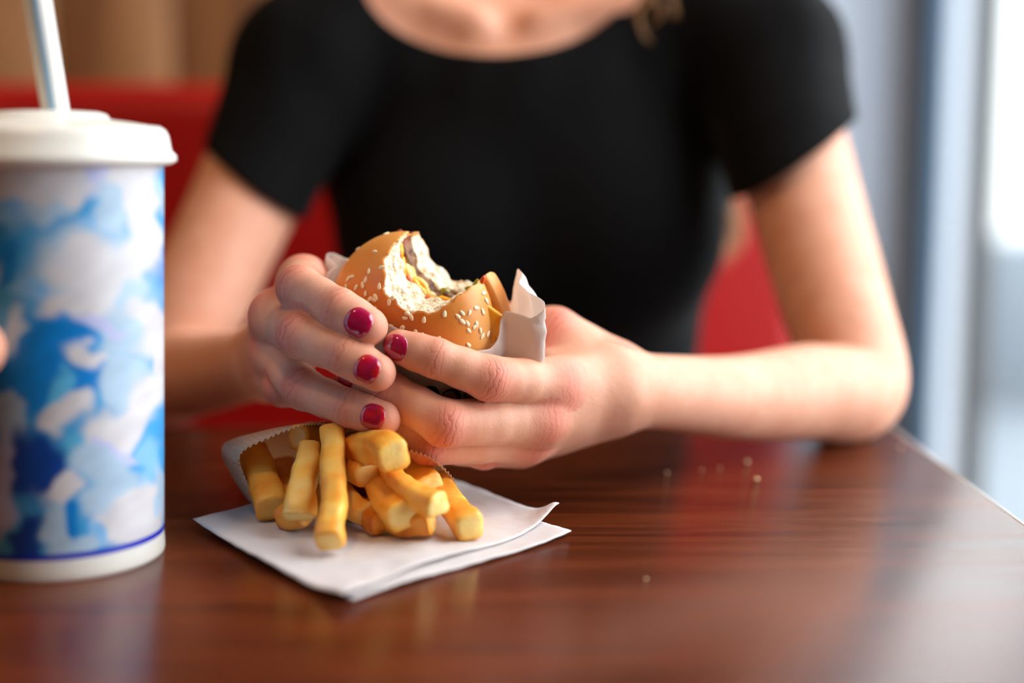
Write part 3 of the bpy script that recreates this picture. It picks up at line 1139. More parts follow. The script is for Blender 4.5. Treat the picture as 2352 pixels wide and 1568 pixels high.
def bun_mesh(raw, a0, a1, name, h=0.0007, holed=None):
    us, vs, as_ = frame_grid(0.047, a0, a1, h)
    Ug, Vg, Ag = np.meshgrid(us, vs, as_, indexing='ij')
    Pt = (BC + Ug[..., None] * BU + Vg[..., None] * BV + Ag[..., None] * BA)
    d0 = raw(Pt)
    bd = bite_d(Pt)
    near_ = np.abs(bd) < 0.004
    f = np.maximum(d0, -bd)
    slab = np.maximum(np.sqrt(Ug ** 2 + Vg ** 2) - 0.0375, np.abs(Ag + 0.0005) - 0.0058)
    f = np.maximum(f, -slab)
    Vl, Q = nets(f.astype(np.float32), us, vs, as_)
    if np.dot(np.cross(BU, BV), BA) < 0: Q = Q[:, ::-1]
    Vl = vsmooth(Vl, Q, 1, 0.4)
    W = BC + Vl[:, :1] * BU + Vl[:, 1:2] * BV + Vl[:, 2:3] * BA
    dep = -raw(W)
    crumb = sstep(0.0004, 0.0011, dep + 0.0003 * vn(W, 0.002))
    N = vnormals(W, Q)
    W = W + N * (crumb * (0.0006 * vn(W, 0.0026, 9) + 0.0005 * vn(W, 0.0013, 4)))[:, None]
    o = mesh_obj(name, W, Q, M_crust, burger)
    attr_f(o, 'crumb', crumb)
    rr_ = np.sqrt(Vl[:, 0] ** 2 + Vl[:, 1] ** 2)
    tone_ = np.clip(0.95 - (rr_ / BR) ** 2.5 * 0.75 + 0.2 * vn(W, 0.02, 2), 0, 1) if raw is crown_raw else np.clip(0.35 + 0.15 * vn(W, 0.015), 0, 1)
    attr_f(o, 'tone', tone_)
    return o


crown = bun_mesh(crown_raw, -0.006, 0.033, 'bun_crown')
heel = bun_mesh(heel_raw, -0.024, 0.004, 'bun_heel')
heel['label'] = 'plain lower half of the bun without seeds'


def solid_local(fn, r, a0, a1, h, name, mt, par, post=None):
    us, vs, as_ = frame_grid(r, a0, a1, h)
    Ug, Vg, Ag = np.meshgrid(us, vs, as_, indexing='ij')
    Pt = (BC + Ug[..., None] * BU + Vg[..., None] * BV + Ag[..., None] * BA)
    Vl, Q = nets(fn(Ug, Vg, Ag, Pt).astype(np.float32), us, vs, as_)
    if np.dot(np.cross(BU, BV), BA) < 0: Q = Q[:, ::-1]
    Vl = vsmooth(Vl, Q, 1, 0.4)
    W = BC + Vl[:, :1] * BU + Vl[:, 1:2] * BV + Vl[:, 2:3] * BA
    o = mesh_obj(name, W, Q, mt, par)
    return o, Vl, W


def patty_f(u, v, a, Pt):
    n_ = 0.0012 * vn(Pt, 0.004, 1) + 0.0007 * vn(Pt, 0.002, 7)
    d = np.maximum(np.sqrt(u * u + v * v) - 0.0395, np.abs(a + 0.0022) - 0.0046) + n_
    return np.maximum(d, -(bite_d(Pt) - 0.0006 + n_))


o, Vl, W = solid_local(patty_f, 0.042, -0.009, 0.005, 0.0008, 'patty', M_patty, burger)
attr_f(o, 'rim', sstep(0.032, 0.038, np.sqrt(Vl[:, 0] ** 2 + Vl[:, 1] ** 2)))


def cheese_f(u, v, a, Pt):
    sag = 0.0006 * vn(Pt, 0.012, 2)
    d = np.maximum((np.abs(u + 0.002) + np.abs(v)) * 0.7071 - 0.0345, np.abs(a - 0.0036 + sag + 0.35 * np.maximum(np.sqrt(u * u + v * v) - 0.039, 0)) - 0.0013)
    return np.maximum(np.maximum(d, u - 0.030), -(bite_d(Pt) + 0.0002))


o, Vl, W = solid_local(cheese_f, 0.049, -0.004, 0.008, 0.0007, 'cheese_slice', M_cheese, burger)


def burger_ray(px, py, fn, t0=0.55, t1=0.75):
    d = RAY(px, py)
    ts = np.linspace(t0, t1, 900)
    pts = CAM + ts[:, None] * d
    f_ = fn(pts)
    k = np.argmax(f_ < 0)
    if not (f_ < 0).any(): return None
    return pts[k]


def crown_cut(Pt):
    return np.maximum(crown_raw(Pt), -bite_d(Pt))


def all_cut(Pt):
    return np.maximum(np.minimum(np.minimum(crown_raw(Pt), heel_raw(Pt)), np.maximum(np.sqrt(bloc(Pt)[0] ** 2 + bloc(Pt)[1] ** 2) - 0.038, np.abs(bloc(Pt)[2]) - 0.006)), -bite_d(Pt))


def grad(fn, p, h=3e-4):
    return nrm([(fn((p + h * e)[None])[0] - fn((p - h * e)[None])[0]) for e in np.eye(3)])


# sesame seeds: one drop-shaped mesh shared by all
def seed_mesh():
    nu, nv = 10, 8
    V, F = [], []
    for i in range(nu + 1):
        s_ = i / nu
        x = (s_ - 0.45) * 2
        w = math.sqrt(max(0, 1 - (2 * s_ - 1) ** 2)) * (1 - 0.42 * s_)
        for j in range(nv):
            th = 2 * math.pi * j / nv
            V.append((x * 0.00150, math.cos(th) * w * 0.00108, math.sin(th) * w * 0.00062))
    for i in range(nu):
        for j in range(nv):
            F.append((i * nv + j, i * nv + (j + 1) % nv, (i + 1) * nv + (j + 1) % nv, (i + 1) * nv + j))
    me = bpy.data.meshes.new('sesame_seed')
    me.from_pydata(V, [], F)
    me.polygons.foreach_set('use_smooth', np.ones(len(me.polygons), bool))
    me.materials.append(M_seed)
    return me


SEED = seed_mesh()
c1 = [(1500, 335), (1760, 300), (1425, 480), (1360, 530), (1265, 555), (1300, 620), (1222, 650), (1185, 690), (1625, 512), (1555, 750), (1705, 700),
      (1752, 735), (1357, 810), (1310, 835), (1513, 853), (1282, 940), (1405, 938), (1482, 915), (1680, 930), (1800, 895), (1750, 965), (1515, 1020),
      (1635, 1052), (1572, 1080), (1618, 1090), (1835, 1070), (1797, 1118), (1625, 1195), (1695, 1275), (1780, 565), (1805, 755), (2015, 1255),
      (1985, 1308), (2065, 1300), (1955, 1425), (1775, 1385), (1815, 1408), (1490, 1115)]
c2 = [(588, 1117), (497, 1250), (565, 980), (812, 1053), (1240, 822), (1268, 905), (1157, 985), (1230, 1028), (1083, 1035), (1007, 1043), (960, 1078),
      (1005, 1132), (1062, 1155), (1160, 1158), (1137, 1192), (1075, 1230), (1203, 1230), (1222, 1293), (1285, 1268), (1392, 1098), (747, 1328),
      (1075, 1390), (575, 1290)]
spx = [(550 + x * 0.1913, 480 + y * 0.1913) for x, y in c1] + [(850 + x * 0.2104, 500 + y * 0.2104) for x, y in c2]
spots = [burger_ray(x, y, crown_cut) for x, y in spx]
spots = [p for p in spots if p is not None and crown_raw(p[None])[0] > -0.0012]
while len(spots) < 112:      # more on the part that paper and fingers cover
    th, rr_ = random.uniform(0, 2 * math.pi), 0.041 * math.sqrt(random.uniform(0.05, 0.92))
    u_, v_ = rr_ * math.sin(th), rr_ * math.cos(th)
    if u_ > -0.013: continue
    ts = np.linspace(0.034, 0.002, 300)
    pts = bwor(np.full(300, u_), np.full(300, v_), ts)
    k = np.argmax(crown_raw(pts) < 0)
    spots.append(pts[k])
for p in spots:
    n = grad(crown_raw, p)
    a = nrm(np.cross(n, RNG.normal(0, 1, 3)))
    b = np.cross(n, a)
    o = bpy.data.objects.new('sesame_seed', SEED)
    COL.objects.link(o)
    sc_ = random.uniform(0.98, 1.24)
    M = Matrix(((a[0] * sc_, b[0] * sc_, n[0], p[0] + n[0] * 0.0002), (a[1] * sc_, b[1] * sc_, n[1], p[1] + n[1] * 0.0002), (a[2] * sc_, b[2] * sc_, n[2], p[2] + n[2] * 0.0002), (0, 0, 0, 1)))
    o.parent = crown
    o.matrix_world = M


def lump(name, mt, phi, a_mm, r, par=burger, seed=0, sink=0.0008):
    """small piece of filling stuck to the bitten face: phi = degrees round the bite, a_mm = height in the stack"""
    f_ = math.radians(phi)
    dirn = math.sin(f_) * BU + math.cos(f_) * BV
    base = BC + BU * BITE_U + BV * BITE_V + BA * a_mm * mm
    ts = np.linspace(0.010, 0.030, 300)
    pts = base + ts[:, None] * dirn
    k = np.argmax(bite_d(pts) > 0)
    p = pts[k] + dirn * sink
    tang = np.cross(BA, dirn)
    bm = bmesh.new()
    bmesh.ops.create_icosphere(bm, subdivisions=3, radius=1.0)
    V = np.array([vv_.co[:] for vv_ in bm.verts])
    F = [[v_.index for v_ in f2.verts] for f2 in bm.faces]
    bm.free()
    V = V * (1 + 0.30 * vn(V + seed * 3.1, 0.8)[:, None] + 0.16 * vn(V + seed, 0.35)[:, None])
    W = V * np.array(r) * mm
    W = W[:, :1] * tang + W[:, 1:2] * dirn + W[:, 2:3] * BA + p
    return mesh_obj(name, W, F, mt, par)


mm = 0.001
lump('melted_cheese', M_pale_cheese, 200, 1.0, (8.5, 1.5, 3.6), seed=1)
lump('melted_cheese', M_pale_cheese, 222, 0.5, (5.5, 1.8, 2.6), seed=2)
lump('melted_cheese', M_cheese, 172, 3.5, (4.5, 1.2, 1.8), seed=12)
lump('onion_piece', M_onion, 244, 2.5, (3.6, 2.4, 2.8), seed=3)
lump('pickle_piece', M_pickle, 258, -1.5, (2.4, 1.6, 1.8), seed=5)
lump('pickle_piece', M_pickle, 312, -1.0, (2.6, 1.8, 2.2), seed=4)
lump('pickle_piece', M_pickle, 300, 1.0, (1.6, 1.4, 1.6), seed=14)
for k, (ph, a_, r_) in enumerate([(178, 6.0, (4.0, 1.0, 1.6)), (246, 6.0, (4.2, 1.2, 1.7)), (268, 6.2, (3.4, 1.0, 1.5)), (322, 0.5, (3.4, 1.2, 2.2)), (212, 4.8, (3.0, 1.0, 1.2))]):
    lump('sauce_smear', M_sauce, ph, a_, r_, seed=20 + k)
for k, (ph, a_) in enumerate([(278, -5.0), (290, -6.5), (268, -7.5), (256, -8.0), (284, 7.0), (296, 8.0), (262, 8.5)]):
    o = lump('crumb_tuft', M_crust, ph, a_, (random.uniform(1.8, 3.0), random.uniform(1.4, 2.2), random.uniform(1.5, 2.4)), seed=30 + k)
    attr_f(o, 'crumb', np.ones(len(o.data.vertices)))
    attr_f(o, 'tone', np.zeros(len(o.data.vertices)))

# ------------------------------------------------------------------ burger wrapper
M_paper = bpy.data.materials.new('waxed_paper')
M_paper.use_nodes = True
m = M_paper
pb = bsdf(m)
pb.inputs['Base Color'].default_value = S(246, 240, 238)
pb.inputs['Roughness'].default_value = 0.45
v = coords(m)
lk(m, bump(m, noise(m, v, 120, 4, 0.55, 0.4).outputs['Fac'], 0.35, 0.0018), pb.inputs['Normal'])
tl = nd(m, 'ShaderNodeBsdfTranslucent')
tl.inputs['Color'].default_value = S(240, 226, 214)
mx = nd(m, 'ShaderNodeMixShader')
mx.inputs[0].default_value = 0.5
lk(m, pb.outputs[0], mx.inputs[1])
lk(m, tl.outputs[0], mx.inputs[2])
lk(m, mx.outputs[0], m.node_tree.nodes['Material Output'].inputs['Surface'])
M_ink = mat('black_print', S(24, 16, 16), 0.5)
M_iconink = mat('unprinted_paper', S(206, 168, 156), 0.5)

pF1, pF2, pB1, pB2 = P(880, 733, .622), P(1105, 779, .632), P(752, 596, .672), P(1225, 684, .690)
tn = nrm(np.cross(pF2 - pF1, ((pB1 + pB2) / 2 - (pF1 + pF2) / 2)))
if tn[2] < 0: tn = -tn
t0 = ((pF1 + pF2) / 2 + (pB1 + pB2) / 2) / 2


def wrap_line(Pt):
    u, v, a = bloc(Pt)
    th = np.arctan2(v, -u)
    w = (Pt - t0) @ tn
    # points of paper standing up at the window side and at the back
    tipR = 0.004 * np.exp(-((v - 0.050) / 0.007) ** 2 - ((a + 0.016) / 0.012) ** 2)
    tipL = 0.006 * np.exp(-((v + 0.044) / 0.010) ** 2 - ((a + 0.014) / 0.014) ** 2)
    side = 0.027 * sstep(0.030, 0.047, v) * sstep(0.012, -0.006, a)
    return w - side - tipR - tipL - 0.0012 * vn(Pt, 0.012, 3) - 0.0005 * vn(Pt, 0.005, 1)


def hull_s(Pt):
    return smin(crown_raw(Pt), heel_raw(Pt), 0.006)


h = 0.0011
us = np.arange(-0.060, 0.062, h)
vs = np.arange(-0.060, 0.066, h)
as_ = np.arange(-0.042, 0.042, h)
Ug, Vg, Ag = np.meshgrid(us, vs, as_, indexing='ij')
Pt = BC + Ug[..., None] * BU + Vg[..., None] * BV + Ag[..., None] * BA
wl = (Pt - t0) @ tn
loose = 0.0012 + 0.0016 * sstep(-0.02, 0.01, wl) + 0.0022 * sstep(-0.040, 0.010, wl) * sstep(0.018, 0.042, Vg) * sstep(0.012, -0.010, Ag) \
    + 0.0015 * np.abs(vn(Pt, 0.014, 6)) + 0.0008 * np.abs(vn(Pt, 0.006, 2))
loose += 0.004 * sstep(-0.035, -0.045, Ug)
f = (hull_s(Pt) - loose).astype(np.float32)
VW, QW = nets(f, us, vs, as_)
if np.dot(np.cross(BU, BV), BA) < 0: QW = QW[:, ::-1]
VW = vsmooth(VW, QW, 1, 0.4)
VW = BC + VW[:, :1] * BU + VW[:, 1:2] * BV + VW[:, 2:3] * BA
VW, QW = trim(VW, QW, wrap_line)
wrapper = mesh_obj('burger_wrapper', VW, QW, M_paper)
tag(wrapper, 'crumpled white paper wrapper around the lower half of the burger', 'wrapper')
wsm = wrapper.modifiers.new('sheet', 'SOLIDIFY')
wsm.thickness = 0.00018


def wrap_d(Pt):
    u, v, a = bloc(Pt)
    wl = (Pt - t0) @ tn
    lo_ = 0.0012 + 0.0016 * sstep(-0.02, 0.01, wl) + 0.0022 * sstep(-0.040, 0.010, wl) * sstep(0.018, 0.042, v) * sstep(0.012, -0.010, a) \
        + 0.0015 * np.abs(vn(Pt, 0.014, 6)) + 0.0008 * np.abs(vn(Pt, 0.006, 2)) + 0.004 * sstep(-0.035, -0.045, u)
    return hull_s(Pt) - lo_


# print on the wrapper: a row of black discs, each with a small burger drawing
def decal(name, cx, cy, outline, mt, off):
    """flat print: outline in millimetres around the centre, laid on the paper"""
    pts = []
    for x, y in outline:
        p = burger_ray(cx + x * 5.2, cy - y * 5.2, wrap_d)
        if p is None: return None
        pts.append(p + grad(wrap_d, p) * off)
    c = burger_ray(cx + np.mean([q[0] for q in outline]) * 5.2, cy - np.mean([q[1] for q in outline]) * 5.2, wrap_d)
    pts.append(c + grad(wrap_d, c) * off)
    k = len(outline)
    return mesh_obj(name, pts, [(i, (i + 1) % k, k) for i in range(k)], mt, wrapper)


circ = [(4.5 * math.cos(a), 4.5 * math.sin(a)) for a in np.linspace(0, 2 * math.pi, 28, endpoint=False)]
for cx, cy in [(988, 908), (1037, 914), (1086, 914), (1134, 922)]:
    if decal('printed_disc', cx, cy, circ, M_ink, 0.00030) is None: continue
    bun = [(-2.4, 0.55), (-2.2, 1.4), (-1.2, 1.9), (0, 2.0), (1.2, 1.9), (2.2, 1.4), (2.4, 0.55)]
    line = [(-2.4, 0.15), (-2.4, 0.35), (2.4, 0.35), (2.4, 0.15)]
    decal('printed_burger_mark', cx, cy, bun, M_iconink, 0.00042)
    decal('printed_burger_mark', cx, cy, line, M_iconink, 0.00042)
    for k in range(4):
        x = -2.2 + k * 1.2
        decal('printed_burger_mark', cx, cy, [(x, -0.1), (x + 0.7, -0.1), (x + 1.2, -1.3), (x + 0.5, -1.3)], M_iconink, 0.00042)
# ------------------------------------------------------------------ napkin
M_napkin = mat('embossed_tissue', S(210, 202, 201), 0.85, 0.2)
v = coords(M_napkin, rot=(0, 0, 0.78))
wv = nd(M_napkin, 'ShaderNodeTexVoronoi', Scale=620.0, Randomness=0.0)
lk(M_napkin, v, wv.inputs['Vector'])
nz = noise(M_napkin, v, 60, 4)
lk(M_napkin, bump(M_napkin, wv.outputs['Distance'], 0.35, 0.0008, bump(M_napkin, nz.outputs['Fac'], 0.25, 0.003)), bsdf(M_napkin).inputs['Normal'])

napkin = empty('napkin', G(785, 1300))
tag(napkin, 'white embossed paper napkin lying under the french fries', 'napkin')


def napkin_layer(L, F, Rr, z0, lifts, name, bulge):
    B = L + Rr - F
    n_ = 61
    s_, t_ = np.meshgrid(np.linspace(0, 1, n_), np.linspace(0, 1, n_), indexing='ij')
    X = (F * (1 - s_)[..., None] * (1 - t_)[..., None] + L * (s_ * (1 - t_))[..., None] + Rr * ((1 - s_) * t_)[..., None] + B * (s_ * t_)[..., None])
    # edges bow a little
    X[..., :2] += np.stack([bulge * np.sin(math.pi * s_) * (1 - t_) * 0.4, -bulge * np.sin(math.pi * s_) * (1 - t_) + bulge * 0.9 * np.sin(math.pi * t_ * 2) * (1 - s_)], -1)
    z = np.full_like(s_, z0)
    for (a, b, h_, w_) in lifts:
        z += h_ * np.exp(-(((s_ - a) ** 2 + (t_ - b) ** 2) / w_ ** 2))
    P3 = np.concatenate([X[..., :2], z[..., None]], -1)
    z += 0.0005 * (vn(P3 * np.array([1, 1, 0]), 0.02, 4) + 1) + 0.00025 * (vn(P3 * np.array([1, 1, 0]), 0.006, 1) + 1)
    X = np.concatenate([X[..., :2], z[..., None]], -1)
    idx = np.arange(n_ * n_).reshape(n_, n_)
    Fc = np.stack([idx[:-1, :-1], idx[:-1, 1:], idx[1:, 1:], idx[1:, :-1]], -1).reshape(-1, 4)
    o = mesh_obj(name, X.reshape(-1, 3), Fc, M_napkin, napkin)
    so = o.modifiers.new('sheet', 'SOLIDIFY')
    so.thickness = 0.0004
    so.offset = 1
    return o


nL_, nF_, nR_ = G(443, 1210), G(785, 1393), G(1284, 1200)
napkin_layer(nL_ + np.array([0.004, 0.004, 0]), nF_ + np.array([0.003, 0.004, 0]), G(1312, 1231), 0.0003, [(0, 1, 0.0006, 0.12)], 'lower_layer', 0.002)
napkin_layer(nL_, nF_, nR_, 0.0016, [(0, 1, 0.0062, 0.085), (0, 0, 0.0022, 0.10), (0.0, 0.35, 0.0012, 0.16), (1, 0, 0.001, 0.1)], 'upper_layer', 0.005)

# ------------------------------------------------------------------ fries bag
M_bag = bpy.data.materials.new('glassine_paper')
M_bag.use_nodes = True
m = M_bag
pb = bsdf(m)
v = coords(m)
fold = attr(m, 'gusset')
pcol = ramp(m, noise(m, v, 25, 3).outputs['Fac'], [(0.35, S(240, 216, 188)), (0.65, S(246, 228, 206))])
pr_ = noise(m, v, 900, 3, 0.7)
prt = ramp(m, pr_.outputs['Fac'], [(0.48, (0, 0, 0, 1)), (0.56, (1, 1, 1, 1))])
pm = mathn(m, 'MULTIPLY', mathn(m, 'MULTIPLY', prt.outputs['Color'], 0.55), fold.outputs['Fac'])
lk(m, mixc(m, pm, pcol.outputs['Color'], S(120, 70, 66)), pb.inputs['Base Color'])
pb.inputs['Roughness'].default_value = 0.38
lk(m, bump(m, noise(m, v, 90, 4, 0.55, 0.6).outputs['Fac'], 0.35, 0.002), pb.inputs['Normal'])
tl = nd(m, 'ShaderNodeBsdfTranslucent')
tl.inputs['Color'].default_value = S(240, 216, 186)
tp = nd(m, 'ShaderNodeBsdfTransparent')
tp.inputs['Color'].default_value = S(240, 214, 180)
mx = nd(m, 'ShaderNodeMixShader')
mx.inputs[0].default_value = 0.40
mx2 = nd(m, 'ShaderNodeMixShader')
mx2.inputs[0].default_value = 0.14
lk(m, pb.outputs[0], mx.inputs[1])
lk(m, tl.outputs[0], mx.inputs[2])
lk(m, mx.outputs[0], mx2.inputs[1])
lk(m, tp.outputs[0], mx2.inputs[2])
lk(m, mx2.outputs[0], m.node_tree.nodes['Material Output'].inputs['Surface'])

# mouth of the bag: a closed loop, from the lower left round the arched upper lip to the lower right and back along the napkin
mouth = [(640, 1214, .617), (600, 1178, .616), (566, 1105, .614), (552, 1043, .612), (622, 1003, .611), (690, 978, .611), (735, 973, .611), (800, 982, .611),
         (862, 1000, .606), (925, 1028, .604), (986, 1050, .605), (1036, 1092, .616), (1052, 1134, .630), (1020, 1166, .634), (930, 1200, .622), (800, 1212, .618)]
sec2 = [(640, 1196, .632), (585, 1165, .632), (532, 1092, .630), (512, 1022, .632), (600, 990, .630), (690, 973, .630), (735, 971, .630), (800, 984, .630),
        (862, 1006, .626), (925, 1034, .626), (984, 1056, .628), (1034, 1096, .634), (1050, 1134, .644), (1010, 1154, .650), (930, 1180, .642), (800, 1192, .636)]
mouth = np.array([P(*q) for q in mouth])
sec2 = np.array([P(*q) for q in sec2])
mouth[:, 2] = np.maximum(mouth[:, 2], 0.0036)
sec2[:, 2] = np.maximum(sec2[:, 2], 0.0034)


def loop(pts, n):
    k = len(pts)
    out = []
    for i in range(n):
        x = i / n * k
        j = int(x)
        t_ = x - j
        p0, p1, p2, p3 = pts[(j - 1) % k], pts[j % k], pts[(j + 1) % k], pts[(j + 2) % k]
        out.append(0.5 * ((2 * p1) + (p2 - p0) * t_ + (2 * p0 - 5 * p1 + 4 * p2 - p3) * t_ ** 2 + (3 * p1 - p0 - 3 * p2 + p3) * t_ ** 3))
    return np.array(out)


NB = 384
l0, l1 = loop(mouth, NB), loop(sec2, NB)
zz = np.abs(((np.arange(NB) / 4.0) % 1.0) - 0.5) * 2
back = nrm(l1.mean(0) - l0.mean(0))
top_w = sstep(0.012, 0.02, l0[:, 2])
l0 = l0 - np.outer((zz - 0.5) * 0.0016 * top_w, (back * 0.6 + np.array([0, 0, -0.8])))
rings = [l0, l0 * 0.55 + l1 * 0.45, l1]
cen = l1.mean(0)
for k in range(1, 15):
    q = k / 14
    c2 = l1 - cen
    sx = 1.0 - 0.10 * q
    ring = np.stack([c2[:, 0] * sx, c2[:, 1], c2[:, 2]], -1) + cen
    h0 = ring[:, 2] - 0.0026
    clr = 0.030 - 0.016 * q
    ring[:, 2] = 0.0026 + np.where(h0 > 0, np.minimum(h0, h0 * (1 - 0.93 * sstep(-0.08, 0.62, q)) ), h0)
    ring[:, 0] -= 0.010 * q
    ring[:, 1] += 0.095 * q
    ring += np.stack([0.0006 * vn(ring, 0.012, 1), 0 * q * ring[:, 0], 0.0008 * (vn(ring, 0.014, 5) + 0.6) * (ring[:, 2] > 0.006)], -1)
    rings.append(ring)
VBg = np.concatenate(rings)
idx = np.arange(len(rings) * NB).reshape(len(rings), NB)
Fb = np.stack([idx[:-1], np.roll(idx, -1, 1)[:-1], np.roll(idx, -1, 1)[1:], idx[1:]], -1).reshape(-1, 4)
bag = mesh_obj('fries_bag', VBg, Fb, M_bag)
tag(bag, 'open translucent paper bag with a serrated lip, spilling french fries', 'bag')
gus = np.zeros(len(VBg))
for i in range(3):
    gus[idx[i]] = (np.arange(NB) > NB * 0.04) * (np.arange(NB) < NB * 0.17)
attr_f(bag, 'gusset', gus)
so = bag.modifiers.new('sheet', 'SOLIDIFY')
so.thickness = 0.00016

# ------------------------------------------------------------------ fries
M_fry = mat('fried_potato', rough=0.38, spec=0.5)
m = M_fry
v = coords(m)
dn = attr(m, 'done')
n1 = noise(m, v, 110, 4, 0.6)
c = ramp(m, mathn(m, 'ADD', dn.outputs['Fac'], mathn(m, 'MULTIPLY', mathn(m, 'SUBTRACT', n1.outputs['Fac'], 0.5), 0.5)),
         [(0.10, S(255, 222, 140)), (0.36, S(255, 192, 82)), (0.60, S(244, 152, 38)), (0.9, S(176, 78, 12))])
lk(m, c.outputs['Color'], bsdf(m).inputs['Base Color'])
lk(m, bump(m, noise(m, v, 500, 4, 0.6).outputs['Fac'], 0.3, 0.001), bsdf(m).inputs['Normal'])
bsdf(m).inputs['Subsurface Weight'].default_value = 0.2
bsdf(m).inputs['Subsurface Radius'].default_value = (1.0, 0.55, 0.18)
bsdf(m).inputs['Subsurface Scale'].default_value = 0.005


def fry(pts, w, h_, done, roll, label, taper=(1.0, 1.0), seed=0):
    path = spline([P(*q) for q in pts], 10)
    k0 = len(path)
    # rounded ends: squeeze the first and last rings
    tan = np.gradient(path, axis=0)
    tan /= np.linalg.norm(tan, axis=1, keepdims=True)
    e = 0.0011
    path = np.concatenate([[path[0] - tan[0] * 0.0002], [path[0]], path[1:-1], [path[-1]], [path[-1] + tan[-1] * 0.0002]])
    path = np.concatenate([path[:1], [path[0] + tan[0] * e * 0.25], [path[0] + tan[0] * e], path[2:-2], [path[-1] - tan[-1] * e], [path[-1] - tan[-1] * e * 0.25], path[-1:]])
    tan = np.gradient(path, axis=0)
    tan /= np.maximum(np.linalg.norm(tan, axis=1, keepdims=True), 1e-9)
    k = len(path)
    n_ = 20
    th = np.linspace(0, 2 * math.pi, n_, endpoint=False) + math.pi / n_
    ex = 3.8
    rad = 1 / (np.abs(np.cos(th)) ** ex + np.abs(np.sin(th)) ** ex) ** (1 / ex)
    prof = np.stack([np.cos(th) * rad * w / 2, np.sin(th) * rad * h_ / 2], -1) / 1000.0
    ref = np.array([0.0, 0, 1.0])
    V = []
    tp_ = np.linspace(taper[0], taper[1], k)
    sq = np.ones(k)
    sq[0] = sq[-1] = 0.62
    sq[1] = sq[-2] = 0.88
    dv = []
    for i in range(k):
        t_ = tan[i]
        a = nrm(ref - t_ * (ref @ t_)) if abs(ref @ t_) < 0.98 else nrm(np.array([0, 1.0, 0]) - t_ * t_[1])
        ref = a
        b = np.cross(t_, a)
        a2, b2 = a * math.cos(roll) + b * math.sin(roll), b * math.cos(roll) - a * math.sin(roll)
        V.append(path[i] + (prof[:, :1] * b2 + prof[:, 1:] * a2) * tp_[i] * sq[i])
        dv.append(done + 0.22 * (rad - 1.0) * 4 * 0.3 - (0.30 if i in (0, k - 1) else 0.12 if i in (1, k - 2) else 0))
    V = np.concatenate(V)
    V = V + 0.0010 * np.stack([vn(V + seed, 0.009, d_) for d_ in (1, 2, 3)], -1) + 0.00025 * np.stack([vn(V + seed, 0.003, d_) for d_ in (4, 5, 6)], -1)
    dv = np.concatenate(dv) + 0.18 * vn(V + seed * 2, 0.008)
    idx = np.arange(k * n_).reshape(k, n_)
    F = np.stack([idx[:-1], np.roll(idx, -1, 1)[:-1], np.roll(idx, -1, 1)[1:], idx[1:]], -1).reshape(-1, 4)
    V = np.concatenate([V, [path[0]], [path[-1]]])
    dv = np.concatenate([dv, [done - 0.3, done - 0.3]])
    F = [tuple(q) for q in F] + [(idx[0, (j + 1) % n_], idx[0, j], k * n_) for j in range(n_)] + [(idx[-1, j], idx[-1, (j + 1) % n_], k * n_ + 1) for j in range(n_)]
    lowest = V[:, 2].min()
    if lowest < 0.0032: V[:, 2] += 0.0032 - lowest
    o = mesh_obj('french_fry', V, F, M_fry)
    attr_f(o, 'done', dv)
    tag(o, label, 'french fry', 'fries spilling from the paper bag')
    return o


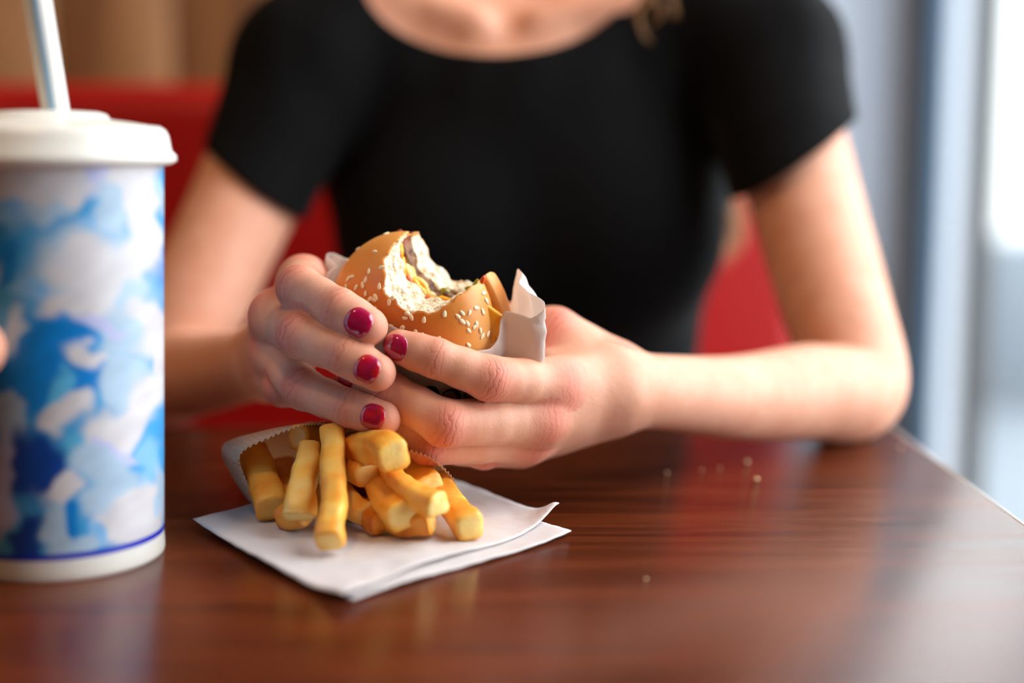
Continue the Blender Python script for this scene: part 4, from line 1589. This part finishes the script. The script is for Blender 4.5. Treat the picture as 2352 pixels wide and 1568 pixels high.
FR = [
    ([(582, 1042, .640), (602, 1100, .622), (626, 1172, .604)], 12.6, 11.0, 0.52, 0.15, 'straight golden fry leaning against the folded gusset of the bag', (1.0, 1.0)),
    ([(650, 1072, .652), (662, 1110, .632), (672, 1160, .612)], 11.0, 10.0, 0.60, 0.2, 'short fry half hidden behind the curved pale fry in the bag', (1, 1)),
    ([(716, 1030, .614), (700, 1090, .597), (692, 1150, .586), (688, 1190, .582)], 11.5, 10.5, 0.32, 0.1, 'pale curved fry between the gusset fry and the long central fry', (0.8, 1.08)),
    ([(648, 1194, .596), (684, 1198, .591), (704, 1190, .588)], 10.0, 9.0, 0.58, 0.3, 'stubby orange fry end on the napkin below the pale curved fry', (1, 0.9)),
    ([(764, 988, .612), (767, 1060, .594), (766, 1140, .575), (762, 1190, .563), (757, 1244, .552)], 11.2, 10.6, 0.40, 0.25, 'longest fry hanging straight down the middle of the pile', (0.80, 0.86)),
    ([(760, 1000, .642), (722, 1002, .628), (686, 1006, .618)], 10.0, 10.5, 0.58, 0.1, 'blunt fry tucked under the serrated upper lip of the bag', (1, 1)),
    ([(792, 1036, .622), (840, 1028, .604), (880, 1030, .588), (906, 1050, .577)], 12.0, 12.0, 0.48, 0.35, 'thick fry with a bright cut end lying across the top of the pile', (1, 1.05)),
    ([(788, 1064, .618), (820, 1078, .606), (848, 1086, .598)], 11.0, 10.4, 0.52, 0.2, 'short thick fry directly under the topmost fry', (1, 1)),
    ([(792, 1105, .632), (830, 1140, .618), (862, 1186, .604)], 9.0, 9.0, 0.92, 0.3, 'dark brown crisp fry deep in the gap of the pile', (1, 0.9)),
    ([(776, 1130, .610), (808, 1158, .598), (842, 1178, .588)], 11.0, 9.0, 0.28, 0.5, 'pale wedge-shaped fry stuck under the short thick fry', (1.1, 0.8)),
    ([(826, 1175, .602), (858, 1202, .588), (876, 1212, .583)], 10.0, 9.0, 0.72, 0.2, 'brown rounded fry tip resting on the napkin', (1, 0.9)),
    ([(862, 1085, .620), (876, 1128, .600), (898, 1160, .585), (926, 1184, .573)], 11.5, 11.0, 0.44, 0.3, 'bent fry with a square end beside the pale wedge-shaped fry', (1, 1.0)),
    ([(886, 1070, .604), (912, 1106, .591), (948, 1134, .580), (1008, 1162, .568)], 9.0, 8.6, 0.46, 0.1, 'thin bent fry with a ragged end lying over the other fries', (0.85, 1.15)),
    ([(886, 1196, .592), (935, 1213, .581), (992, 1206, .579)], 10.6, 9.6, 0.52, 0.15, 'curved fry lying flat on the napkin under the bent fries', (0.9, 1.0)),
    ([(926, 1056, .645), (955, 1088, .624), (986, 1122, .606)], 11.5, 10.5, 0.42, 0.35, 'grainy pale fry pressed against the bag lip under the hand', (1, 1)),
    ([(1000, 1120, .628), (1036, 1168, .601), (1080, 1222, .574)], 10.4, 10.2, 0.42, 0.1, 'long square fry reaching out alone over the napkin', (0.95, 1.0)),
    ([(700, 1150, .640), (735, 1165, .622), (790, 1190, .606)], 9.5, 9.0, 0.75, 0.1, 'dark fry lying low behind the long central fry', (1, 1)),
    ([(940, 1130, .650), (960, 1160, .630), (985, 1180, .612)], 9.5, 9.5, 0.6, 0.2, 'orange fry mostly hidden under the thin bent fry', (1, 1)),
]
for k, q in enumerate(FR):
    fry(q[0], q[1] * 1.13, q[2] * 1.13, q[3], q[4], q[5], q[6], seed=k * 0.37)

# ------------------------------------------------------------------ cup, lid and straw
CUPX, CUPY = P(147, 1290, 0.567)[0], 0.567
CUP_H, CR0, CR1 = 0.1625, 0.0402, 0.0452
cup = empty('drink_cup', (CUPX, CUPY, 0))
tag(cup, 'tall paper cup printed with blue and white ice cubes, white lid', 'cup')


def cup_r(z):
    return CR0 + (CR1 - CR0) * z / CUP_H


# flat ice-cube print: soft facets placed on the wrap of the cup (x, y in photo pixels give angle and height)
# (cx, cy, rx, ry, tilt_degrees, colour)
WHT, PALE, MID, BLUE, DEEP, CYAN, LAV = (0.68, 0.66, 0.69), (0.42, 0.58, 0.74), (0.22, 0.50, 0.84), (0.0, 0.22, 0.66), (0.0, 0.06, 0.34), (0.10, 0.46, 0.76), (0.52, 0.55, 0.84)
BL = [(150, 370, 240, 60, 0, WHT), (60, 450, 90, 50, 10, WHT), (330, 420, 60, 90, 5, WHT), (250, 400, 22, 60, 12, LAV), (130, 480, 70, 40, -10, PALE), (40, 510, 45, 25, 0, MID),
      (320, 500, 36, 90, -12, WHT), (265, 480, 26, 60, 8, PALE), (210, 530, 20, 46, 40, MID), (150, 450, 100, 30, -12, WHT), (395, 470, 12, 60, 0, PALE),
      (45, 600, 40, 60, 0, BLUE), (395, 590, 24, 90, 8, BLUE), (240, 640, 130, 110, 10, PALE), (250, 650, 95, 90, 20, WHT), (330, 600, 50, 70, -30, WHT), (110, 660, 28, 36, 30, MID),
      (180, 720, 60, 40, 20, WHT), (300, 700, 40, 50, 40, PALE), (20, 660, 22, 60, 20, PALE), (140, 800, 70, 70, 30, BLUE), (60, 790, 22, 80, 20, PALE), (20, 800, 20, 90, -10, BLUE),
      (330, 770, 70, 60, 25, WHT), (270, 780, 60, 44, 40, PALE), (230, 760, 60, 18, 20, LAV), (370, 860, 20, 60, 0, WHT), (210, 830, 60, 24, 15, WHT), (200, 880, 60, 40, 0, BLUE),
      (90, 880, 60, 90, 20, BLUE), (140, 900, 26, 50, 20, CYAN), (20, 950, 60, 30, 60, PALE), (60, 1000, 30, 80, -25, PALE), (300, 890, 60, 60, 40, PALE), (170, 950, 55, 36, -20, WHT),
      (330, 960, 40, 90, 25, WHT), (270, 1010, 60, 60, 30, WHT), (180, 1030, 40, 30, 10, CYAN), (100, 1080, 55, 90, 10, DEEP), (30, 1120, 26, 110, 5, LAV), (290, 1050, 60, 16, 20, LAV),
      (230, 1070, 70, 36, 10, PALE), (140, 1130, 26, 50, 30, WHT), (350, 1090, 30, 60, 20, MID), (250, 1140, 70, 60, 0, PALE), (155, 1200, 24, 50, 10, BLUE), (330, 1170, 60, 40, -25, WHT),
      (300, 1230, 90, 50, -10, WHT), (220, 1250, 30, 36, 20, MID), (120, 1240, 22, 80, -14, PALE), (75, 1250, 26, 60, -5, DEEP), (180, 1280, 40, 30, 0, PALE), (360, 1150, 16, 60, 0, PALE)]
NA, NZ = 420, 260
ang = np.linspace(0, 2 * math.pi, NA, endpoint=False)
zs_ = np.linspace(0.006, CUP_H, NZ)
A_, Z_ = np.meshgrid(ang, zs_, indexing='ij')
face = math.atan2(-CUPY, -CUPX)             # direction of the cup side that faces the lens
da = (A_ - face + math.pi) % (2 * math.pi) - math.pi
dm = (da + math.pi / 2) % math.pi - math.pi / 2        # the print repeats on the far half
pxx = 147 + 243 * np.sin(dm) * (1 + 0.0 * Z_)
pyy = 1300 + (372 - 1300) * Z_ / CUP_H + 75 * (np.cos(dm) - 0.3) * (1 - Z_ / CUP_H)
Pn = np.stack([pxx / 100, pyy / 100, 0 * pxx], -1)
wx = pxx + 26 * vn(Pn, 0.7, 1) + 12 * vn(Pn, 0.28, 2)
wy = pyy + 26 * vn(Pn, 0.7, 3) + 12 * vn(Pn, 0.28, 4)
colr = np.zeros(pxx.shape + (3,)) + np.array(CYAN) * 0.55 + np.array(BLUE) * 0.45
for cx, cy, rx, ry, tl_, cc in BL:
    a = math.radians(tl_)
    dx, dy = wx - cx, wy - cy
    X = (dx * math.cos(a) + dy * math.sin(a)) / rx
    Y = (-dx * math.sin(a) + dy * math.cos(a)) / ry
    e = (np.abs(X) ** 2.6 + np.abs(Y) ** 2.6) ** (1 / 2.6)
    w = sstep(1.26, 0.68, e)[..., None]
    colr = colr * (1 - w) + np.array(cc) * w
streak = vn(np.stack([pxx / 60 + pyy / 90, pyy / 60, 0 * pxx], -1), 0.55, 8)
colr = np.clip(colr * (1 + 0.10 * streak[..., None]), 0, 1)
zb = Z_ / CUP_H
colr[(Z_ < 0.0085)] = (0.86, 0.84, 0.80)
st = (Z_ >= 0.0085) & (Z_ < 0.0112)
colr[st] = (0.005, 0.02, 0.50)
V = np.stack([CUPX + cup_r(Z_) * np.cos(A_), CUPY + cup_r(Z_) * np.sin(A_), Z_], -1).reshape(-1, 3)
idx = np.arange(NA * NZ).reshape(NA, NZ)
F = np.stack([idx, np.roll(idx, -1, 0)], -1)
F = np.stack([idx[:, :-1], np.roll(idx, -1, 0)[:, :-1], np.roll(idx, -1, 0)[:, 1:], idx[:, 1:]], -1).reshape(-1, 4)
M_cup = mat('printed_cup_board', rough=0.32, spec=0.5)
lk(M_cup, attr(M_cup, 'print').outputs['Color'], bsdf(M_cup).inputs['Base Color'])
o = mesh_obj('cup_body', V, F, M_cup, cup)
attr_c(o, 'print', colr.reshape(-1, 3))
M_cupwhite = mat('white_cup_board', S(240, 236, 226), 0.4)
M_lid = mat('white_plastic_lid', S(240, 238, 230), 0.3, 0.5, Subsurface_Weight=0.1, Subsurface_Scale=0.003)


def lathe(name, prof, mt, cx, cy, par=None, n=96):
    th = np.linspace(0, 2 * math.pi, n, endpoint=False)
    prof = np.array(prof)
    V = np.stack([cx + np.outer(prof[:, 0], np.cos(th)), cy + np.outer(prof[:, 0], np.sin(th)), np.repeat(prof[:, 1:2], n, 1)], -1).reshape(-1, 3)
    idx = np.arange(len(prof) * n).reshape(len(prof), n)
    F = np.stack([idx[:-1], np.roll(idx, -1, 1)[:-1], np.roll(idx, -1, 1)[1:], idx[1:]], -1).reshape(-1, 4)
    return mesh_obj(name, V, F, mt, par)


lathe('cup_foot', [(0.0, 0.0045), (CR0 - 0.002, 0.004), (CR0 - 0.0016, 0.0), (CR0 + 0.0001, 0.0), (CR0 + 0.0004, 0.0015), (CR0 + 0.0004, 0.0062)], M_cupwhite, CUPX, CUPY, cup)
lathe('lid', [(CR1 - 0.0005, 0.158), (CR1 + 0.0030, 0.1585), (CR1 + 0.0052, 0.1600), (CR1 + 0.0050, 0.1620), (CR1 + 0.0032, 0.1640), (CR1 + 0.0022, 0.1700), (CR1 + 0.0010, 0.1722), (CR1 - 0.0010, 0.1735),
              (CR1 - 0.0040, 0.1738), (CR1 - 0.012, 0.1752), (CR1 - 0.020, 0.1762), (CR1 - 0.0215, 0.1782), (CR1 - 0.024, 0.1790), (0.012, 0.1796), (0.0064, 0.1796), (0.0062, 0.1765), (0.0, 0.1765)], M_lid, CUPX, CUPY, cup)
M_straw = mat('striped_straw', rough=0.3, spec=0.5)
sa = attr(M_straw, 'stripe')
r = ramp(M_straw, sa.outputs['Fac'], [(0.0, S(244, 244, 240)), (1.0, S(160, 200, 232))])
lk(M_straw, r.outputs['Color'], bsdf(M_straw).inputs['Base Color'])
pth = np.array([P(133, 290, 0.567) * (1 - q) + P(62, -140, 0.560) * q for q in np.linspace(-0.15, 1, 24)])
V, F = tube(pth, 0.0053, 64)
straw = mesh_obj('drinking_straw', V, F, M_straw)
tag(straw, 'white drinking straw with a pale blue stripe standing in the lid', 'straw')
k = np.arange(len(V)) % 64
ctr = np.repeat(pth, 64, 0)
dirv = (V - ctr) / 0.0053
vw = nrm(CAM - pth[10])
sidev = nrm(np.cross(nrm(pth[-1] - pth[0]), vw))
sd_ = dirv @ sidev
tt = np.arange(len(V)) // 64 / 23.0
fr_ = ((dirv @ vw) > 0)
c_ = -sd_ if (sidev[0] < 0) else sd_
attr_f(straw, 'stripe', np.where(np.abs(c_ + 0.18) < 0.24, 1.0, 0.0) * fr_ + (~fr_) * (np.abs(c_ - 0.3) < 0.25))

# ------------------------------------------------------------------ crumbs on the table
M_crumb = mat('bread_crumb', S(246, 220, 170), 0.6)
for (px, py, r_, w_) in [(1716, 1064, 1.9, 'pale bread crumb on the table beside the bare forearm'), (1738, 1104, 2.0, 'largest golden bread crumb on the bare stretch of table'),
                         (1532, 1088, 1.4, 'small crumb on the table under the wrist'), (1612, 1080, 1.0, 'faint small crumb between the wrist crumb and the pale crumb'),
                         (1654, 1076, 1.0, 'faint tiny crumb close to the pale forearm crumb'), (1484, 1332, 1.0, 'tiny lone crumb on the table in front of the napkin corner'),
                         (2070, 1028, 1.2, 'pale crumb by the table corner near the elbow'), (1108, 1132, 0.9, 'tiny crumb on the table at the back edge of the napkin')]:
    c = G(px, py)
    bm = bmesh.new()
    bmesh.ops.create_icosphere(bm, subdivisions=2, radius=1.0)
    V = np.array([q.co[:] for q in bm.verts])
    F = [[q.index for q in f_.verts] for f_ in bm.faces]
    bm.free()
    W = V * (1 + 0.3 * vn(V + px, 0.6)[:, None]) * np.array([1, 0.9, 0.7]) * r_ * 0.0006
    W[:, 2] -= W[:, 2].min()
    o = mesh_obj('bread_crumb', W + np.array([c[0], c[1], 0.0001]), F, M_crumb)
    tag(o, w_, 'crumb', 'crumbs on the table')

# ------------------------------------------------------------------ neighbour's hand on the cup
cc = np.array([CUPX, CUPY])


def cupt(angle, z, r):
    """point on the cup side: angle in degrees round the cup, 0 = towards +x"""
    a = math.radians(angle)
    q = cup_r(z) + r
    return np.array([CUPX + q * math.cos(a), CUPY + q * math.sin(a), z])


thumb = [cupt(204, 0.086, .017), cupt(224, 0.091, .0135), cupt(242, 0.0925, .0122), cupt(256.5, 0.0925, .0116)]
fing = []
for i, z in enumerate((0.098, 0.080, 0.063, 0.047)):
    rr_ = (9.0, 9.2, 8.8, 7.8)[i] / 1000
    fing.append(chain([cupt(176, z - 0.002, .018), cupt(140, z, rr_ + .002), cupt(108, z + 0.001, rr_), cupt(84, z + 0.001, rr_ * .9)], [rr_ * 1.2, rr_ * 1.08, rr_, rr_ * .86]))
wr = cupt(186, 0.066, .095)
palm = [cap(wr, f_[0][1], .017, .0125) for f_ in fing] + [cap(wr, thumb[0], .018, .014)]
fore = chain([wr, wr + np.array([-0.10, -0.03, -0.012]), wr + np.array([-0.24, -0.08, -0.030])], [.022, .028, .034])
nb = U(0.008, U(0.012, palm), U(0.001, [U(0.002, f_) for f_ in fing] + [U(0.002, chain(thumb, [.0140, .0128, .0124, .0118]))]), U(0.01, fore))
lo, hi = bounds(nb)
ax = [axis_pts([(lo[i] - 0.006, hi[i] + 0.006, 0.0017)]) for i in range(3)]
Vn, Qn = nets(field(nb, *ax), *ax)
Vn = vsmooth(Vn, Qn, 2, 0.4)
Vn[:, 2] = np.maximum(Vn[:, 2], 0.001)
guest = mesh_obj('person', Vn, Qn, M_skin)
tag(guest, 'bare hand and forearm of another person gripping the blue cup', 'person')
attr_f(guest, 'red', 0.4 * np.exp(-(np.linalg.norm(Vn - thumb[-1], axis=1) / 0.014) ** 2))
attr_f(guest, 'crease_s', np.zeros(len(Vn)))
attr_f(guest, 'crease_w', np.zeros(len(Vn)))
